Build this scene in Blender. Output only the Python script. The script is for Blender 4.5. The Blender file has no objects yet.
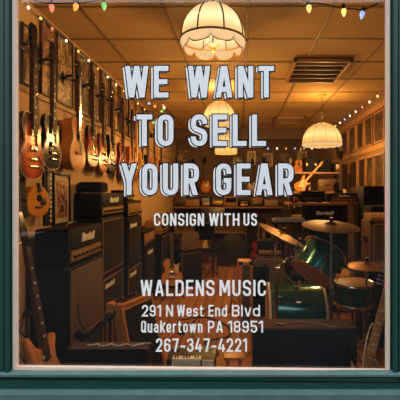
import bpy, bmesh, math, random
from mathutils import Vector, Matrix, Euler
random.seed(7)
R = math.radians
SC = bpy.context.scene
COL = SC.collection
EYE = 1.5
def W(px, py, d):
    """a point of the place: lateral offset, distance and height read from sight lines"""
    return Vector(((px - 240) * d / 400, d, EYE - (py - 193) * d / 400))

# ------------------------------------------------------------------ materials
def _nt(name):
    m = bpy.data.materials.new(name); m.use_nodes = True
    nt = m.node_tree; nt.nodes.clear()
    out = nt.nodes.new('ShaderNodeOutputMaterial')
    return m, nt, out
def mat(name, col, rough=.5, metal=0., var=.15, scale=12., bump=0., col2=None, stretch=None, spec=.5, emit=None, es=0., coat=0., voro=False):
    m, nt, out = _nt(name); N = nt.nodes; L = nt.links
    b = N.new('ShaderNodeBsdfPrincipled'); L.new(b.outputs[0], out.inputs[0])
    tc = N.new('ShaderNodeTexCoord'); mp = N.new('ShaderNodeMapping'); L.new(tc.outputs['Object'], mp.inputs[0])
    if stretch: mp.inputs['Scale'].default_value = stretch
    nz = N.new('ShaderNodeTexVoronoi' if voro else 'ShaderNodeTexNoise'); nz.inputs['Scale'].default_value = scale
    if not voro: nz.inputs['Detail'].default_value = 4
    L.new(mp.outputs[0], nz.inputs['Vector'])
    mx = N.new('ShaderNodeMix'); mx.data_type = 'RGBA'
    c2 = col2 if col2 else tuple(max(0, c * (1 - var * 2)) for c in col)
    mx.inputs[6].default_value = (*c2, 1); mx.inputs[7].default_value = (*col, 1)
    if col2:
        rp = N.new('ShaderNodeValToRGB'); rp.color_ramp.elements[0].position = .42; rp.color_ramp.elements[1].position = .58
        L.new(nz.outputs[0], rp.inputs[0]); L.new(rp.outputs[0], mx.inputs[0])
    else: L.new(nz.outputs[0], mx.inputs[0])
    L.new(mx.outputs[2], b.inputs['Base Color'])
    b.inputs['Roughness'].default_value = rough; b.inputs['Metallic'].default_value = metal
    b.inputs['Specular IOR Level'].default_value = spec
    b.inputs['Coat Weight'].default_value = coat
    if bump:
        bp = N.new('ShaderNodeBump'); bp.inputs['Strength'].default_value = bump; bp.inputs['Distance'].default_value = .004
        L.new(nz.outputs[0], bp.inputs['Height']); L.new(bp.outputs[0], b.inputs['Normal'])
    if emit:
        b.inputs['Emission Color'].default_value = (*emit, 1); b.inputs['Emission Strength'].default_value = es
    return m
def burst(name, inner, mid, outer, c=(0, 0, .17), r=.2):
    m, nt, out = _nt(name); N = nt.nodes; L = nt.links
    b = N.new('ShaderNodeBsdfPrincipled'); L.new(b.outputs[0], out.inputs[0])
    tc = N.new('ShaderNodeTexCoord'); vm = N.new('ShaderNodeVectorMath'); vm.operation = 'DISTANCE'
    mp = N.new('ShaderNodeMapping'); mp.inputs['Scale'].default_value = (1.1, 0, .85); mp.inputs['Location'].default_value = (-c[0], 0, -c[2] * .85)
    L.new(tc.outputs['Object'], mp.inputs[0]); L.new(mp.outputs[0], vm.inputs[0])
    dv = N.new('ShaderNodeMath'); dv.operation = 'DIVIDE'; dv.inputs[1].default_value = r; L.new(vm.outputs['Value'], dv.inputs[0])
    rp = N.new('ShaderNodeValToRGB'); e = rp.color_ramp.elements
    e[0].position = .25; e[0].color = (*inner, 1); e[1].position = .95; e[1].color = (*outer, 1)
    k = e.new(.62); k.color = (*mid, 1)
    L.new(dv.outputs[0], rp.inputs[0]); L.new(rp.outputs[0], b.inputs['Base Color'])
    b.inputs['Roughness'].default_value = .18; b.inputs['Specular IOR Level'].default_value = .12
    return m
def poster_mat(name, cols, scale=14, seed=0.):
    m, nt, out = _nt(name); N = nt.nodes; L = nt.links
    b = N.new('ShaderNodeBsdfPrincipled'); L.new(b.outputs[0], out.inputs[0])
    tc = N.new('ShaderNodeTexCoord'); mp = N.new('ShaderNodeMapping'); mp.inputs['Location'].default_value = (seed, seed * 1.7, seed * .6)
    L.new(tc.outputs['Object'], mp.inputs[0])
    nz = N.new('ShaderNodeTexNoise'); nz.inputs['Scale'].default_value = scale; nz.inputs['Detail'].default_value = 5; nz.inputs['Distortion'].default_value = 1.2
    L.new(mp.outputs[0], nz.inputs['Vector'])
    rp = N.new('ShaderNodeValToRGB'); rp.color_ramp.interpolation = 'CONSTANT'; e = rp.color_ramp.elements
    e[0].position = 0; e[0].color = (*cols[0], 1); e[1].position = .45; e[1].color = (*cols[1], 1)
    for i, c in enumerate(cols[2:]): k = e.new(.5 + .055 * i); k.color = (*c, 1)
    L.new(nz.outputs[0], rp.inputs[0]); L.new(rp.outputs[0], b.inputs['Base Color']); b.inputs['Roughness'].default_value = .35
    return m
M = {}
M['teal'] = mat('teal_paint', (.002, .046, .040), .5, var=.1, scale=5, bump=.05)
M['teal_lit'] = mat('teal_paint_lit', (.085, .165, .158), .6, var=.22, scale=14, bump=.1)  # same teal made lighter: light on the sill's upward faces put into the colour
M['cream'] = mat('cream_bead', (.78, .60, .48), .6, var=.12, scale=18)
M['stone'] = mat('pavement', (.03, .03, .03), .9, scale=6)
M['brick'] = mat('street_brick', (.016, .012, .012), .95, scale=5)
M['letter'] = mat('letter_white', (.80, .82, .85), .5, var=.03, scale=30)
M['letterw'] = mat('letter_pure_white', (.93, .92, .90), .5, var=.02, scale=30)
M['letterk'] = mat('letter_black', (.003, .004, .008), .7, spec=.05)
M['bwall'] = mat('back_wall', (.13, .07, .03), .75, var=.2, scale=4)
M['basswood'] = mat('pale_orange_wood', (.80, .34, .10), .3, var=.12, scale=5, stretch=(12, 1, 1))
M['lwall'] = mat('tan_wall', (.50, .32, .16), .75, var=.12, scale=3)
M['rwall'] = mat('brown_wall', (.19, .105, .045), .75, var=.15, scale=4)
M['ceil'] = mat('ceiling_tile', (.46, .28, .10), .85, var=.06, scale=22, bump=.15)
M['grid'] = mat('ceiling_grid', (.24, .14, .05), .6)
M['black'] = mat('black_vinyl', (.0065, .0065, .008), .6, spec=.12, var=.3, scale=90, bump=.25)
M['black2'] = mat('black_plastic', (.008, .008, .01), .4, spec=.3)
M['matte'] = mat('black_cloth', (.008, .008, .009), .95, spec=.2, var=.3, scale=160)
M['grille'] = mat('brown_grille_cloth', (.15, .11, .075), .95, spec=.2, var=.3, scale=170, bump=.2)
M['grilled'] = mat('dark_grille_cloth', (.020, .014, .010), .95, spec=.2, var=.35, scale=170, bump=.2)
M['gold'] = mat('gold_panel', (.55, .33, .11), .35, .6, var=.1)
M['chrome'] = mat('chrome', (.62, .60, .57), .16, 1., var=.05)
M['brass'] = mat('cymbal_bronze', (.28, .125, .022), .45, .9, var=.12, scale=4, stretch=(1, 1, 1))
M['darkm'] = mat('dark_metal', (.05, .05, .05), .35, .8)
M['white'] = mat('white_plastic', (.75, .72, .66), .4, var=.05)
M['paper'] = mat('mat_board', (.55, .45, .33), .8, var=.06)
M['wood'] = mat('orange_wood', (.70, .27, .06), .4, var=.22, scale=7, stretch=(9, 9, 1))
M['goldk'] = mat('amber_knob', (.25, .12, .02), .5)
M['brassd'] = mat('dark_bronze', (.10, .05, .016), .5, .9, var=.2, scale=4)
M['woodd'] = mat('dark_wood', (.12, .055, .022), .5, var=.25, scale=7, stretch=(6, 6, 1))
M['shelfw'] = mat('shelf_wood', (.34, .17, .06), .5, var=.2, scale=6, stretch=(1, 9, 9))
M['maple'] = mat('maple_neck', (.68, .34, .09), .4, var=.12, scale=8, stretch=(8, 8, 1))
M['rose'] = mat('rosewood', (.045, .022, .012), .5, var=.2, scale=20)
M['natural'] = mat('natural_guitar_wood', (.50, .17, .025), .2, var=.14, scale=5, stretch=(14, 1, 1.2), spec=.12)
M['amber'] = mat('amber_top', (.58, .24, .035), .2, var=.12, scale=6, stretch=(16, 1, 1), spec=.12)
M['honey'] = mat('honey_gloss', (.55, .26, .04), .2, var=.1, spec=.12)
M['red'] = mat('cherry_gloss', (.20, .015, .006), .2, var=.1, spec=.12)
M['blackg'] = mat('black_gloss', (.005, .005, .006), .16, spec=.16)
M['white_g'] = mat('cream_gloss', (.6, .48, .3), .25, var=.05, coat=.4)
M['blueg'] = mat('navy_gloss', (.012, .03, .06), .2, coat=.5)
M['brownv'] = mat('brown_carpet', (.10, .06, .045), .95, var=.3, scale=120, bump=.3)
M['bluebox'] = mat('blue_black_vinyl', (.016, .024, .048), .6, spec=.2, var=.25, scale=80, bump=.2)
M['kgrey'] = mat('grey_plastic', (.22, .25, .30), .45)
M['drumhead'] = mat('drum_head', (.52, .23, .08), .5, var=.12, scale=6)
M['drumheadk'] = mat('black_drum_head', (.012, .011, .01), .5)
M['teald'] = mat('teal_drum_lacquer', (.002, .13, .14), .18, .35, var=.1, coat=.8)
M['greend'] = mat('green_drum_lacquer', (.008, .10, .045), .18, .35, var=.1, coat=.8)
M['ivory'] = mat('glow', (.7, .6, .45), .6)
M['burst1'] = burst('cherry_sunburst', (.62, .20, .035), (.36, .05, .010), (.035, .004, .003))
M['burst2'] = burst('tobacco_sunburst', (.62, .26, .05), (.28, .08, .02), (.02, .008, .005))
M['burst3'] = burst('amber_sunburst', (.70, .34, .08), (.50, .15, .03), (.12, .02, .01))
def floor_mat():
    m, nt, out = _nt('wood_floor'); N = nt.nodes; L = nt.links
    b = N.new('ShaderNodeBsdfPrincipled'); L.new(b.outputs[0], out.inputs[0])
    tc = N.new('ShaderNodeTexCoord'); br = N.new('ShaderNodeTexBrick'); mp = N.new('ShaderNodeMapping'); mp.inputs['Rotation'].default_value = (0, 0, R(90))
    L.new(tc.outputs['Object'], mp.inputs[0]); L.new(mp.outputs[0], br.inputs['Vector'])
    br.inputs['Color1'].default_value = (.40, .165, .045, 1); br.inputs['Color2'].default_value = (.30, .115, .03, 1); br.inputs['Mortar'].default_value = (.05, .02, .01, 1)
    br.inputs['Scale'].default_value = 1.; br.inputs['Mortar Size'].default_value = .006; br.inputs['Brick Width'].default_value = 1.3; br.inputs['Row Height'].default_value = .12
    L.new(br.outputs[0], b.inputs['Base Color']); b.inputs['Roughness'].default_value = .55; b.inputs['Specular IOR Level'].default_value = .25
    return m
M['floor'] = floor_mat()
def glass_mat():
    m, nt, out = _nt('shop_glass'); N = nt.nodes; L = nt.links
    tr = N.new('ShaderNodeBsdfTransparent'); tr.inputs[0].default_value = (.97, .98, .98, 1)
    gl = N.new('ShaderNodeBsdfGlossy'); gl.inputs['Roughness'].default_value = .01
    fr = N.new('ShaderNodeFresnel'); fr.inputs['IOR'].default_value = 1.45
    mx = N.new('ShaderNodeMixShader'); L.new(fr.outputs[0], mx.inputs[0]); L.new(tr.outputs[0], mx.inputs[1]); L.new(gl.outputs[0], mx.inputs[2]); L.new(mx.outputs[0], out.inputs[0])
    return m
M['glass'] = glass_mat()
def shade_mat(name, col, es, ecol, bulb_falloff=False):
    m, nt, out = _nt(name); N = nt.nodes; L = nt.links
    d = N.new('ShaderNodeBsdfDiffuse'); d.inputs[0].default_value = (*col, 1)
    t = N.new('ShaderNodeBsdfTranslucent'); t.inputs[0].default_value = (*col, 1)
    e = N.new('ShaderNodeEmission'); e.inputs[1].default_value = es
    tc = N.new('ShaderNodeTexCoord'); nz = N.new('ShaderNodeTexNoise'); nz.inputs['Scale'].default_value = 9; L.new(tc.outputs['Object'], nz.inputs['Vector'])
    rp = N.new('ShaderNodeValToRGB'); rp.color_ramp.elements[0].color = (*[c * .85 for c in ecol], 1); rp.color_ramp.elements[1].color = (*ecol, 1)
    L.new(nz.outputs[0], rp.inputs[0]); L.new(rp.outputs[0], e.inputs[0])
    if bulb_falloff:
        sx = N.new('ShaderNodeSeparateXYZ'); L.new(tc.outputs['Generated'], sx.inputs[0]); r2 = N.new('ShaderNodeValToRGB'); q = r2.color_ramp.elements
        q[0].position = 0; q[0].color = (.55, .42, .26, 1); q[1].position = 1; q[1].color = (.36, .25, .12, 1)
        k = q.new(.38); k.color = (1.05, 1.0, .92, 1)  # brightest near bulb height: falloff of the bulb's light painted into the emission
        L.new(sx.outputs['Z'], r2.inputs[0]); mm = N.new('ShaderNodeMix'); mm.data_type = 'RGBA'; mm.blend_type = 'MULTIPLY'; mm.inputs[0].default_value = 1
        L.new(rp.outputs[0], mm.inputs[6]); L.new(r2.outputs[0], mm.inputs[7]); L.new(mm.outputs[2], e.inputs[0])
    m1 = N.new('ShaderNodeMixShader'); m1.inputs[0].default_value = .6; L.new(d.outputs[0], m1.inputs[1]); L.new(t.outputs[0], m1.inputs[2])
    a = N.new('ShaderNodeAddShader'); L.new(m1.outputs[0], a.inputs[0]); L.new(e.outputs[0], a.inputs[1]); L.new(a.outputs[0], out.inputs[0])
    return m
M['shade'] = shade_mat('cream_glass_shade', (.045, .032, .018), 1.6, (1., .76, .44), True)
M['skirt'] = shade_mat('amber_glass_skirt', (.045, .03, .015), .95, (1., .66, .34))
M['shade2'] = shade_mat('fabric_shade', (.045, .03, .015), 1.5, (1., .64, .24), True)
M['glowb'] = shade_mat('lamp_bulb', (.8, .7, .5), 9., (1., .75, .42))
def bulb_mat(n, c, s): return mat(n, c, .3, emit=c, es=s)
BULB = [bulb_mat('bulb_pink', (1., .25, .18), 1.1), bulb_mat('bulb_orange', (1., .38, .08), 1.3), bulb_mat('bulb_green', (.25, .8, .25), .9),
        bulb_mat('bulb_yellow', (1., .72, .2), 1.3), bulb_mat('bulb_blue', (.3, .45, 1.), 1.3), bulb_mat('bulb_white', (1., .8, .5), 2.2)]

# ------------------------------------------------------------------ mesh builder
class MB:
    def __init__(s): s.bm = bmesh.new()
    def _v(s, pts): return [s.bm.verts.new(p) for p in pts]
    def face(s, pts):
        try: s.bm.faces.new(s._v(pts))
        except Exception: pass
        return s
    def box(s, x0, x1, y0, y1, z0, z1, bev=0., mtx=None):
        r = bmesh.ops.create_cube(s.bm, size=1.)
        vs = r['verts']
        for v in vs:
            v.co = Vector(((x0 + x1) / 2 + v.co.x * (x1 - x0), (y0 + y1) / 2 + v.co.y * (y1 - y0), (z0 + z1) / 2 + v.co.z * (z1 - z0)))
        allv = vs
        if bev:
            es = list({e for v in vs for e in v.link_edges})
            rr = bmesh.ops.bevel(s.bm, geom=es, offset=bev, segments=2, affect='EDGES', profile=.6)
            allv = list({v for f in rr['faces'] for v in f.verts} | {v for v in vs if v.is_valid})
        if mtx: bmesh.ops.transform(s.bm, matrix=mtx, verts=allv)
        return s
    def lathe(s, prof, mtx=None, seg=24, squash=None):
        rings = []
        mtx = mtx or Matrix()
        for (r, z) in prof:
            if r < 1e-5: rings.append([s.bm.verts.new(mtx @ Vector((0, 0, z)))])
            else: rings.append([s.bm.verts.new(mtx @ Vector((r * math.cos(2 * math.pi * k / seg), r * math.sin(2 * math.pi * k / seg), z))) for k in range(seg)])
        for a, b in zip(rings, rings[1:]):
            for k in range(seg):
                q = (k + 1) % seg
                f = [a[k % len(a)], a[q % len(a)], b[q % len(b)], b[k % len(b)]]
                u = []
                for v in f:
                    if v not in u: u.append(v)
                if len(u) > 2:
                    try: s.bm.faces.new(u)
                    except Exception: pass
        return s
    def cyl(s, p0, p1, r0, r1=None, seg=12):
        p0 = Vector(p0); p1 = Vector(p1); r1 = r0 if r1 is None else r1
        d = p1 - p0; q = d.to_track_quat('Z', 'Y').to_matrix().to_4x4(); q.translation = p0
        return s.lathe([(0, 0), (r0, 0), (r1, d.length), (0, d.length)], q, seg)
    def ball(s, c, r, sz=(1, 1, 1), seg=12):
        m = Matrix.Translation(c) @ Matrix.Diagonal((*sz, 1))
        n = max(4, seg // 2)
        return s.lathe([(r * math.sin(math.pi * k / n), -r * math.cos(math.pi * k / n)) for k in range(n + 1)], m, seg)
    def tube(s, pts, r, seg=8):
        pts = [Vector(p) for p in pts]; rings = []
        for i, p in enumerate(pts):
            t = (pts[min(i + 1, len(pts) - 1)] - pts[max(i - 1, 0)]).normalized()
            up = Vector((0, 0, 1)) if abs(t.z) < .95 else Vector((1, 0, 0))
            a = t.cross(up).normalized(); b = t.cross(a)
            rings.append([s.bm.verts.new(p + (a * math.cos(2 * math.pi * k / seg) + b * math.sin(2 * math.pi * k / seg)) * r) for k in range(seg)])
        for a, b in zip(rings, rings[1:]):
            for k in range(seg): s.bm.faces.new([a[k], a[(k + 1) % seg], b[(k + 1) % seg], b[k]])
        s.bm.faces.new(rings[0]); s.bm.faces.new(rings[-1][::-1])
        return s
    def ring(s, c, nrm, Rr, r, seg=32, sub=8):
        q = Vector(nrm).to_track_quat('Z', 'Y').to_matrix().to_4x4(); q.translation = Vector(c)
        g = [[s.bm.verts.new(q @ Vector(((Rr + r * math.cos(2 * math.pi * j / sub)) * math.cos(2 * math.pi * i / seg), (Rr + r * math.cos(2 * math.pi * j / sub)) * math.sin(2 * math.pi * i / seg), r * math.sin(2 * math.pi * j / sub)))) for j in range(sub)] for i in range(seg)]
        for i in range(seg):
            for j in range(sub): s.bm.faces.new([g[i][j], g[(i + 1) % seg][j], g[(i + 1) % seg][(j + 1) % sub], g[i][(j + 1) % sub]])
        return s
    def prism(s, out, y0, y1, bev=0., mtx=None):
        """outline in x,z extruded along y"""
        mtx = mtx or Matrix()
        a = [s.bm.verts.new(mtx @ Vector((x, y0, z))) for x, z in out]; b = [s.bm.verts.new(mtx @ Vector((x, y1, z))) for x, z in out]
        fs = [s.bm.faces.new(a), s.bm.faces.new(b[::-1])]
        n = len(a)
        for i in range(n): fs.append(s.bm.faces.new([a[i], b[i], b[(i + 1) % n], a[(i + 1) % n]]))
        if bev:
            es = list(fs[0].edges) + list(fs[1].edges)
            bmesh.ops.recalc_face_normals(s.bm, faces=fs)
            bmesh.ops.bevel(s.bm, geom=es, offset=bev, segments=2, affect='EDGES')
        return s
    def build(s, name, m, parent=None, loc=None, smooth=True, kind=None):
        bmesh.ops.recalc_face_normals(s.bm, faces=s.bm.faces[:])
        me = bpy.data.meshes.new(name); 
        if loc is not None: bmesh.ops.translate(s.bm, vec=-Vector(loc), verts=s.bm.verts[:])
        s.bm.to_mesh(me); s.bm.free()
        for mm in (m if isinstance(m, (list, tuple)) else [m]): me.materials.append(M[mm] if isinstance(mm, str) else mm)
        if smooth:
            for p in me.polygons: p.use_smooth = True
            try: me.set_sharp_from_angle(angle=R(35))
            except Exception: pass
        o = bpy.data.objects.new(name, me); COL.objects.link(o)
        if loc is not None: o.location = loc
        if parent: o.parent = parent
        if kind: o['kind'] = kind
        return o
def tag(o, label, cat, group=None):
    o['label'] = label; o['category'] = cat
    if group: o['group'] = group
    return o
def thing(name, label, cat, loc=(0, 0, 0), rot=(0, 0, 0), group=None, scale=1.):
    o = bpy.data.objects.new(name, None); COL.objects.link(o); o.empty_display_size = .05
    o.location = loc; o.rotation_euler = rot; o.scale = (scale,) * 3
    return tag(o, label, cat, group)
def spline(pts, n=5, closed=True):
    out = []; N = len(pts)
    for i in range(N if closed else N - 1):
        g = lambda k: Vector(pts[k % N] if closed else pts[max(0, min(N - 1, k))])
        p0, p1, p2, p3 = g(i - 1), g(i), g(i + 1), g(i + 2)
        for k in range(n):
            t = k / n
            out.append(tuple(.5 * ((2 * p1) + (p2 - p0) * t + (2 * p0 - 5 * p1 + 4 * p2 - p3) * t * t + (-p0 + 3 * p1 - 3 * p2 + p3) * t ** 3)))
    if not closed: out.append(tuple(pts[-1]))
    return out

# ------------------------------------------------------------------ lettering
def fillet(path, closed):
    P = [(p[0], p[1], p[2] if len(p) > 2 else 0.) for p in path]; n = len(P); out = []
    for i, (x, y, r) in enumerate(P):
        if r <= 0 or (not closed and i in (0, n - 1)): out.append((x, y)); continue
        p = Vector((x, y)); a = Vector(P[i - 1][:2]) - p; b = Vector(P[(i + 1) % n][:2]) - p
        ra = a.length * (.5 if P[i - 1][2] > 0 and (closed or i - 1 > 0) else .98); rb = b.length * (.5 if P[(i + 1) % n][2] > 0 and (closed or (i + 1) < n - 1) else .98)
        an = a.angle(b); t = min(r / math.tan(an / 2), ra, rb)
        A = p + a.normalized() * t; B = p + b.normalized() * t
        for k in range(7):
            u = k / 6; 
            out.append(tuple(A * (1 - u) ** 2 + B * u * u + (p * .86 + (A + B) * .07) * 2 * u * (1 - u)))
    res = []
    for q in out:
        if not res or (Vector(q) - Vector(res[-1])).length > 1e-4: res.append(q)
    return res
def stroke(path, closed, e, ext):
    P = [Vector(p) for p in fillet(path, closed)]; n = len(P)
    if closed and (P[0] - P[-1]).length < 1e-4: P.pop(); n -= 1
    if not closed:
        P[0] = P[0] + (P[0] - P[1]).normalized() * ext; P[-1] = P[-1] + (P[-1] - P[-2]).normalized() * ext
    offs = []
    for i in range(n):
        a = (P[i] - P[i - 1]) if (closed or i > 0) else (P[1] - P[0])
        b = (P[(i + 1) % n] - P[i]) if (closed or i < n - 1) else (P[-1] - P[-2])
        a.normalize(); b.normalize(); na = Vector((-a.y, a.x)); nb = Vector((-b.y, b.x)); m = na + nb
        if m.length < 1e-4: m = na
        m.normalize(); offs.append(m * (e / max(.35, m.dot(na))))
    qs = []
    for i in range(n if closed else n - 1):
        j = (i + 1) % n; qs.append([P[i] + offs[i], P[j] + offs[j], P[j] - offs[j], P[i] - offs[i]])
    return qs
def clip(poly, y, keep_above):
    out = []; n = len(poly)
    for i in range(n):
        a, b = poly[i], poly[(i + 1) % n]; ia = (a.y >= y) == keep_above; ib = (b.y >= y) == keep_above
        if ia: out.append(a)
        if ia != ib: out.append(a + (b - a) * ((y - a.y) / (b.y - a.y)))
    return out
WD = {'I': 0, '1': .62, 'W': 1.45, 'M': 1.28, 'l': 0, 'w': 1.35, '-': .75, 'L': .86, 'E': .9, 't': .72, 'r': .70, 'A': 1.1, 's': .88, 'e': .92, 'a': .92, 'n': .92, 'u': .92, 'o': .92, 'v': .92, 'd': .92, 'k': .95, 'h': .92, '4': 1.04, 'i': 0}
def glyph(c, w, t):
    e = t / 2; L = e; Rr = w - e; B = e; T = 1 - e; r = max(.02, min(w / 2 - e, .3)); X = .75 - e; xh = .75
    o = []; A = lambda p, cl=False: o.append((p, cl))
    def diag(p0, p1):
        p0 = Vector(p0); p1 = Vector(p1); d = (p1 - p0) * .25; A([tuple(p0 - d), tuple(p1 + d)])
    if c in 'O0': A([(L, B, r), (Rr, B, r), (Rr, T, r), (L, T, r)], True)
    elif c == 'Q': A([(L, B, r), (Rr, B, r), (Rr, T, r), (L, T, r)], True); A([(w * .55, .25), (w, -.02)])
    elif c == 'C': A([(Rr, .34), (Rr, B, r), (L, B, r), (L, T, r), (Rr, T, r), (Rr, .66)])
    elif c == 'G': A([(Rr, .67), (Rr, T, r), (L, T, r), (L, B, r), (Rr, B, r), (Rr, .46), (w * .5, .46)])
    elif c == 'D': A([(L, B), (Rr, B, r), (Rr, T, r), (L, T)], True)
    elif c == 'E': A([(w, B), (L, B), (L, T), (w, T)]); A([(L, .5), (w * .93, .5)])
    elif c == 'L': A([(w, B), (L, B), (L, 1)])
    elif c == 'T': A([(0, T), (w, T)]); A([(w / 2, 0), (w / 2, T)])
    elif c in 'Il': A([(L, 0), (L, 1)])
    elif c == 'H': A([(L, 0), (L, 1)]); A([(Rr, 0), (Rr, 1)]); A([(L, .5), (Rr, .5)])
    elif c == 'U': A([(L, 1), (L, B, r), (Rr, B, r), (Rr, 1)])
    elif c == 'N': A([(L, 0), (L, 1)]); A([(Rr, 0), (Rr, 1)]); diag((L + e * .2, 1), (Rr - e * .2, 0))
    elif c == 'M': A([(L, 0), (L, 1)]); A([(Rr, 0), (Rr, 1)]); A([(L * .8, 1.2), (w / 2, .22)]); A([(w - L * .8, 1.2), (w / 2, .22)])
    elif c == 'A': diag((e * 1.1, 0), (w / 2 - e * .25, 1)); diag((w - e * 1.1, 0), (w / 2 + e * .25, 1)); A([(w * .25, .26), (w * .75, .26)])
    elif c in 'Vv':
        h = 1 if c == 'V' else xh; diag((e * 1.1, h), (w / 2 - e * .25, 0)); diag((w - e * 1.1, h), (w / 2 + e * .25, 0))
    elif c in 'Ww':
        h = 1 if c == 'W' else xh; q = w / 4
        diag((e * 1.05, h), (q + e * .2, 0)); diag((2 * q, h), (q + e * .3, 0)); diag((2 * q, h), (3 * q - e * .3, 0)); diag((w - e * 1.05, h), (3 * q - e * .2, 0))
    elif c == 'Y': A([(e * .6, 1.12), (w / 2, .44)]); A([(w - e * .6, 1.12), (w / 2, .44)]); A([(w / 2, 0), (w / 2, .5)])
    elif c == 'S': A([(Rr, .70), (Rr, T, r), (L, T, r), (L, .57, r * .8), (Rr, .43, r * .8), (Rr, B, r), (L, B, r), (L, .30)])
    elif c == 's': A([(Rr, xh * .73), (Rr, X, r), (L, X, r), (L, xh * .55, r * .6), (Rr, xh * .45, r * .6), (Rr, B, r), (L, B, r), (L, xh * .27)])
    elif c == 'B': A([(L, .52), (Rr, .52, r), (Rr, B, r), (L, B)]); A([(L, 0), (L, T), (Rr, T, r), (Rr, .52, r), (L, .52)])
    elif c == 'P': A([(L, 0), (L, T), (Rr, T, r), (Rr, .42, r), (L, .42)])
    elif c == 'R': A([(L, 0), (L, T), (Rr, T, r), (Rr, .45, r), (L, .45)]); A([(w * .5, .45), (Rr + .01, -.15)])
    elif c == '1': A([(Rr, 0), (Rr, 1)]); A([(Rr, .97), (0, .78)])
    elif c == '2': A([(L, .68), (L, T, r), (Rr, T, r), (Rr, .58, r * .6), (L, e, 0), (w, e)])
    elif c == '3': A([(L, .72), (L, T, r), (Rr, T, r), (Rr, .53, r), (w * .4, .53)]); A([(w * .4, .53), (Rr, .53, r), (Rr, B, r), (L, B, r), (L, .28)])
    elif c == '4': A([(w * .58, 1.1), (L * .7, .25), (w, .25)]); A([(w * .72, .55), (w * .72, 0)])
    elif c == '5': A([(w, T), (L, T), (L, .57), (Rr, .57, r), (Rr, B, r), (L, B, r), (L, .27)])
    elif c == '6': A([(L, B, r), (Rr, B, r), (Rr, .56, r), (L, .56, r * .5)], True); A([(L, .4), (L, T, r), (Rr, T, r), (Rr, .72)])
    elif c == '9': A([(L, T, r), (Rr, T, r), (Rr, .44, r), (L, .44, r)], True); A([(Rr, .6), (Rr, B, r), (L, B, r), (L, .28)])
    elif c == '7': A([(0, T), (Rr, T), (w * .36, -.15)])
    elif c == '8': A([(L, B, r), (Rr, B, r), (Rr, .52, r), (L, .52, r)], True); A([(L, .52, r), (Rr, .52, r), (Rr, T, r), (L, T, r)], True)
    elif c == '-': A([(0, .40), (w, .40)])
    elif c == 'a': A([(L, X - .13), (L, X, r), (Rr, X, r), (Rr, 0)]); A([(L, B, r), (Rr, B, r * .6), (Rr, .42, r * .3), (L, .42, r)], True)
    elif c == 'd': A([(L, B, r), (Rr, B, r), (Rr, X, r), (L, X, r)], True); A([(Rr, 0), (Rr, 1)])
    elif c == 'o': A([(L, B, r), (Rr, B, r), (Rr, X, r), (L, X, r)], True)
    elif c == 'e': A([(Rr, .22), (Rr, B, r), (L, B, r), (L, X, r), (Rr, X, r), (Rr, .36), (L, .36)])
    elif c == 'k': A([(L, 0), (L, 1)]); A([(L, .27), (w, .85)]); A([(w * .42, .42), (w, -.1)])
    elif c == 'n': A([(L, 0), (L, xh)]); A([(L, .4), (L, X, r * .8), (Rr, X, r), (Rr, 0)])
    elif c == 'h': A([(L, 0), (L, 1)]); A([(L, .4), (L, X, r * .8), (Rr, X, r), (Rr, 0)])
    elif c == 'u': A([(Rr, 0), (Rr, xh)]); A([(L, xh), (L, B, r), (Rr, B, r), (Rr, .4)])
    elif c == 'r': A([(L, 0), (L, xh)]); A([(L, .4), (L, X, r), (w, X)])
    elif c == 't': A([(w * .4, .95), (w * .4, B, r * .6), (w, B)]); A([(0, X), (w, X)])
    return o
LOWCLIP = set('vwk')
def letter_mesh(c, w, t, grow, mtx, y0, y1):
    mb = MB(); top = (.75 if c in 'vw' else 1.) + grow; yy0 = y0
    for path, cl in glyph(c, w, t):
        for q in stroke(path, cl, t / 2 + grow, grow):
            y0 -= 9e-6
            q = clip(q, -grow, True)
            if len(q) > 2: q = clip(q, top, False)
            if len(q) > 2:
                u = []
                for p in q:
                    if not u or (p - u[-1]).length > 1e-5: u.append(p)
                if len(u) > 2 and (u[0] - u[-1]).length < 1e-5: u.pop()
                if len(u) > 2:
                    a = [mb.bm.verts.new(mtx @ Vector((p.x, y0, p.y))) for p in u]; b = [mb.bm.verts.new(mtx @ Vector((p.x, y1, p.y))) for p in u]
                    mb.bm.faces.new(a); mb.bm.faces.new(b[::-1])
                    for i in range(len(a)):
                        j = (i + 1) % len(a); mb.bm.faces.new([a[i], b[i], b[j], a[j]])
    return mb
def word_cells(text, width, height, t, gap=.13):
    """(char, x, w) cells in units of the cap height that together fill the width"""
    base = lambda c: WD.get(c, 1.)
    fixed = sum(t for c in text if base(c) == 0) + gap * (len(text) - 1)
    s = (width / height - fixed) / max(1e-6, sum(base(c) for c in text if base(c) > 0))
    x = 0; out = []
    for c in text:
        w = t if base(c) == 0 else base(c) * s
        out.append((c, x, w)); x += w + gap
    return out
# ------------------------------------------------------------------ guitars  (face towards -Y, base at z=0)
LP = [(0, 0), (.09, .010), (.15, .055), (.167, .13), (.142, .195), (.112, .24), (.112, .29), (.126, .335), (.112, .362), (.085, .34), (.05, .335), (.034, .36), (.02, .415), (-.03, .425), (-.09, .425), (-.128, .385), (-.132, .33), (-.112, .28), (-.11, .235), (-.142, .19), (-.167, .13), (-.15, .055), (-.09, .010)]
ST = [(0, 0), (.09, .012), (.145, .06), (.160, .13), (.132, .20), (.112, .255), (.118, .32), (.14, .37), (.125, .40), (.085, .37), (.045, .35), (0, .345), (-.045, .355), (-.08, .40), (-.115, .455), (-.142, .45), (-.138, .38), (-.118, .31), (-.115, .25), (-.14, .195), (-.163, .13), (-.148, .055), (-.09, .010)]
AC = [(0, 0), (.11, .012), (.18, .07), (.196, .15), (.165, .235), (.127, .29), (.130, .345), (.146, .40), (.13, .455), (.075, .482), (0, .485), (-.075, .482), (-.13, .455), (-.146, .40), (-.130, .345), (-.127, .29), (-.165, .235), (-.196, .15), (-.18, .07), (-.11, .012)]
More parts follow.
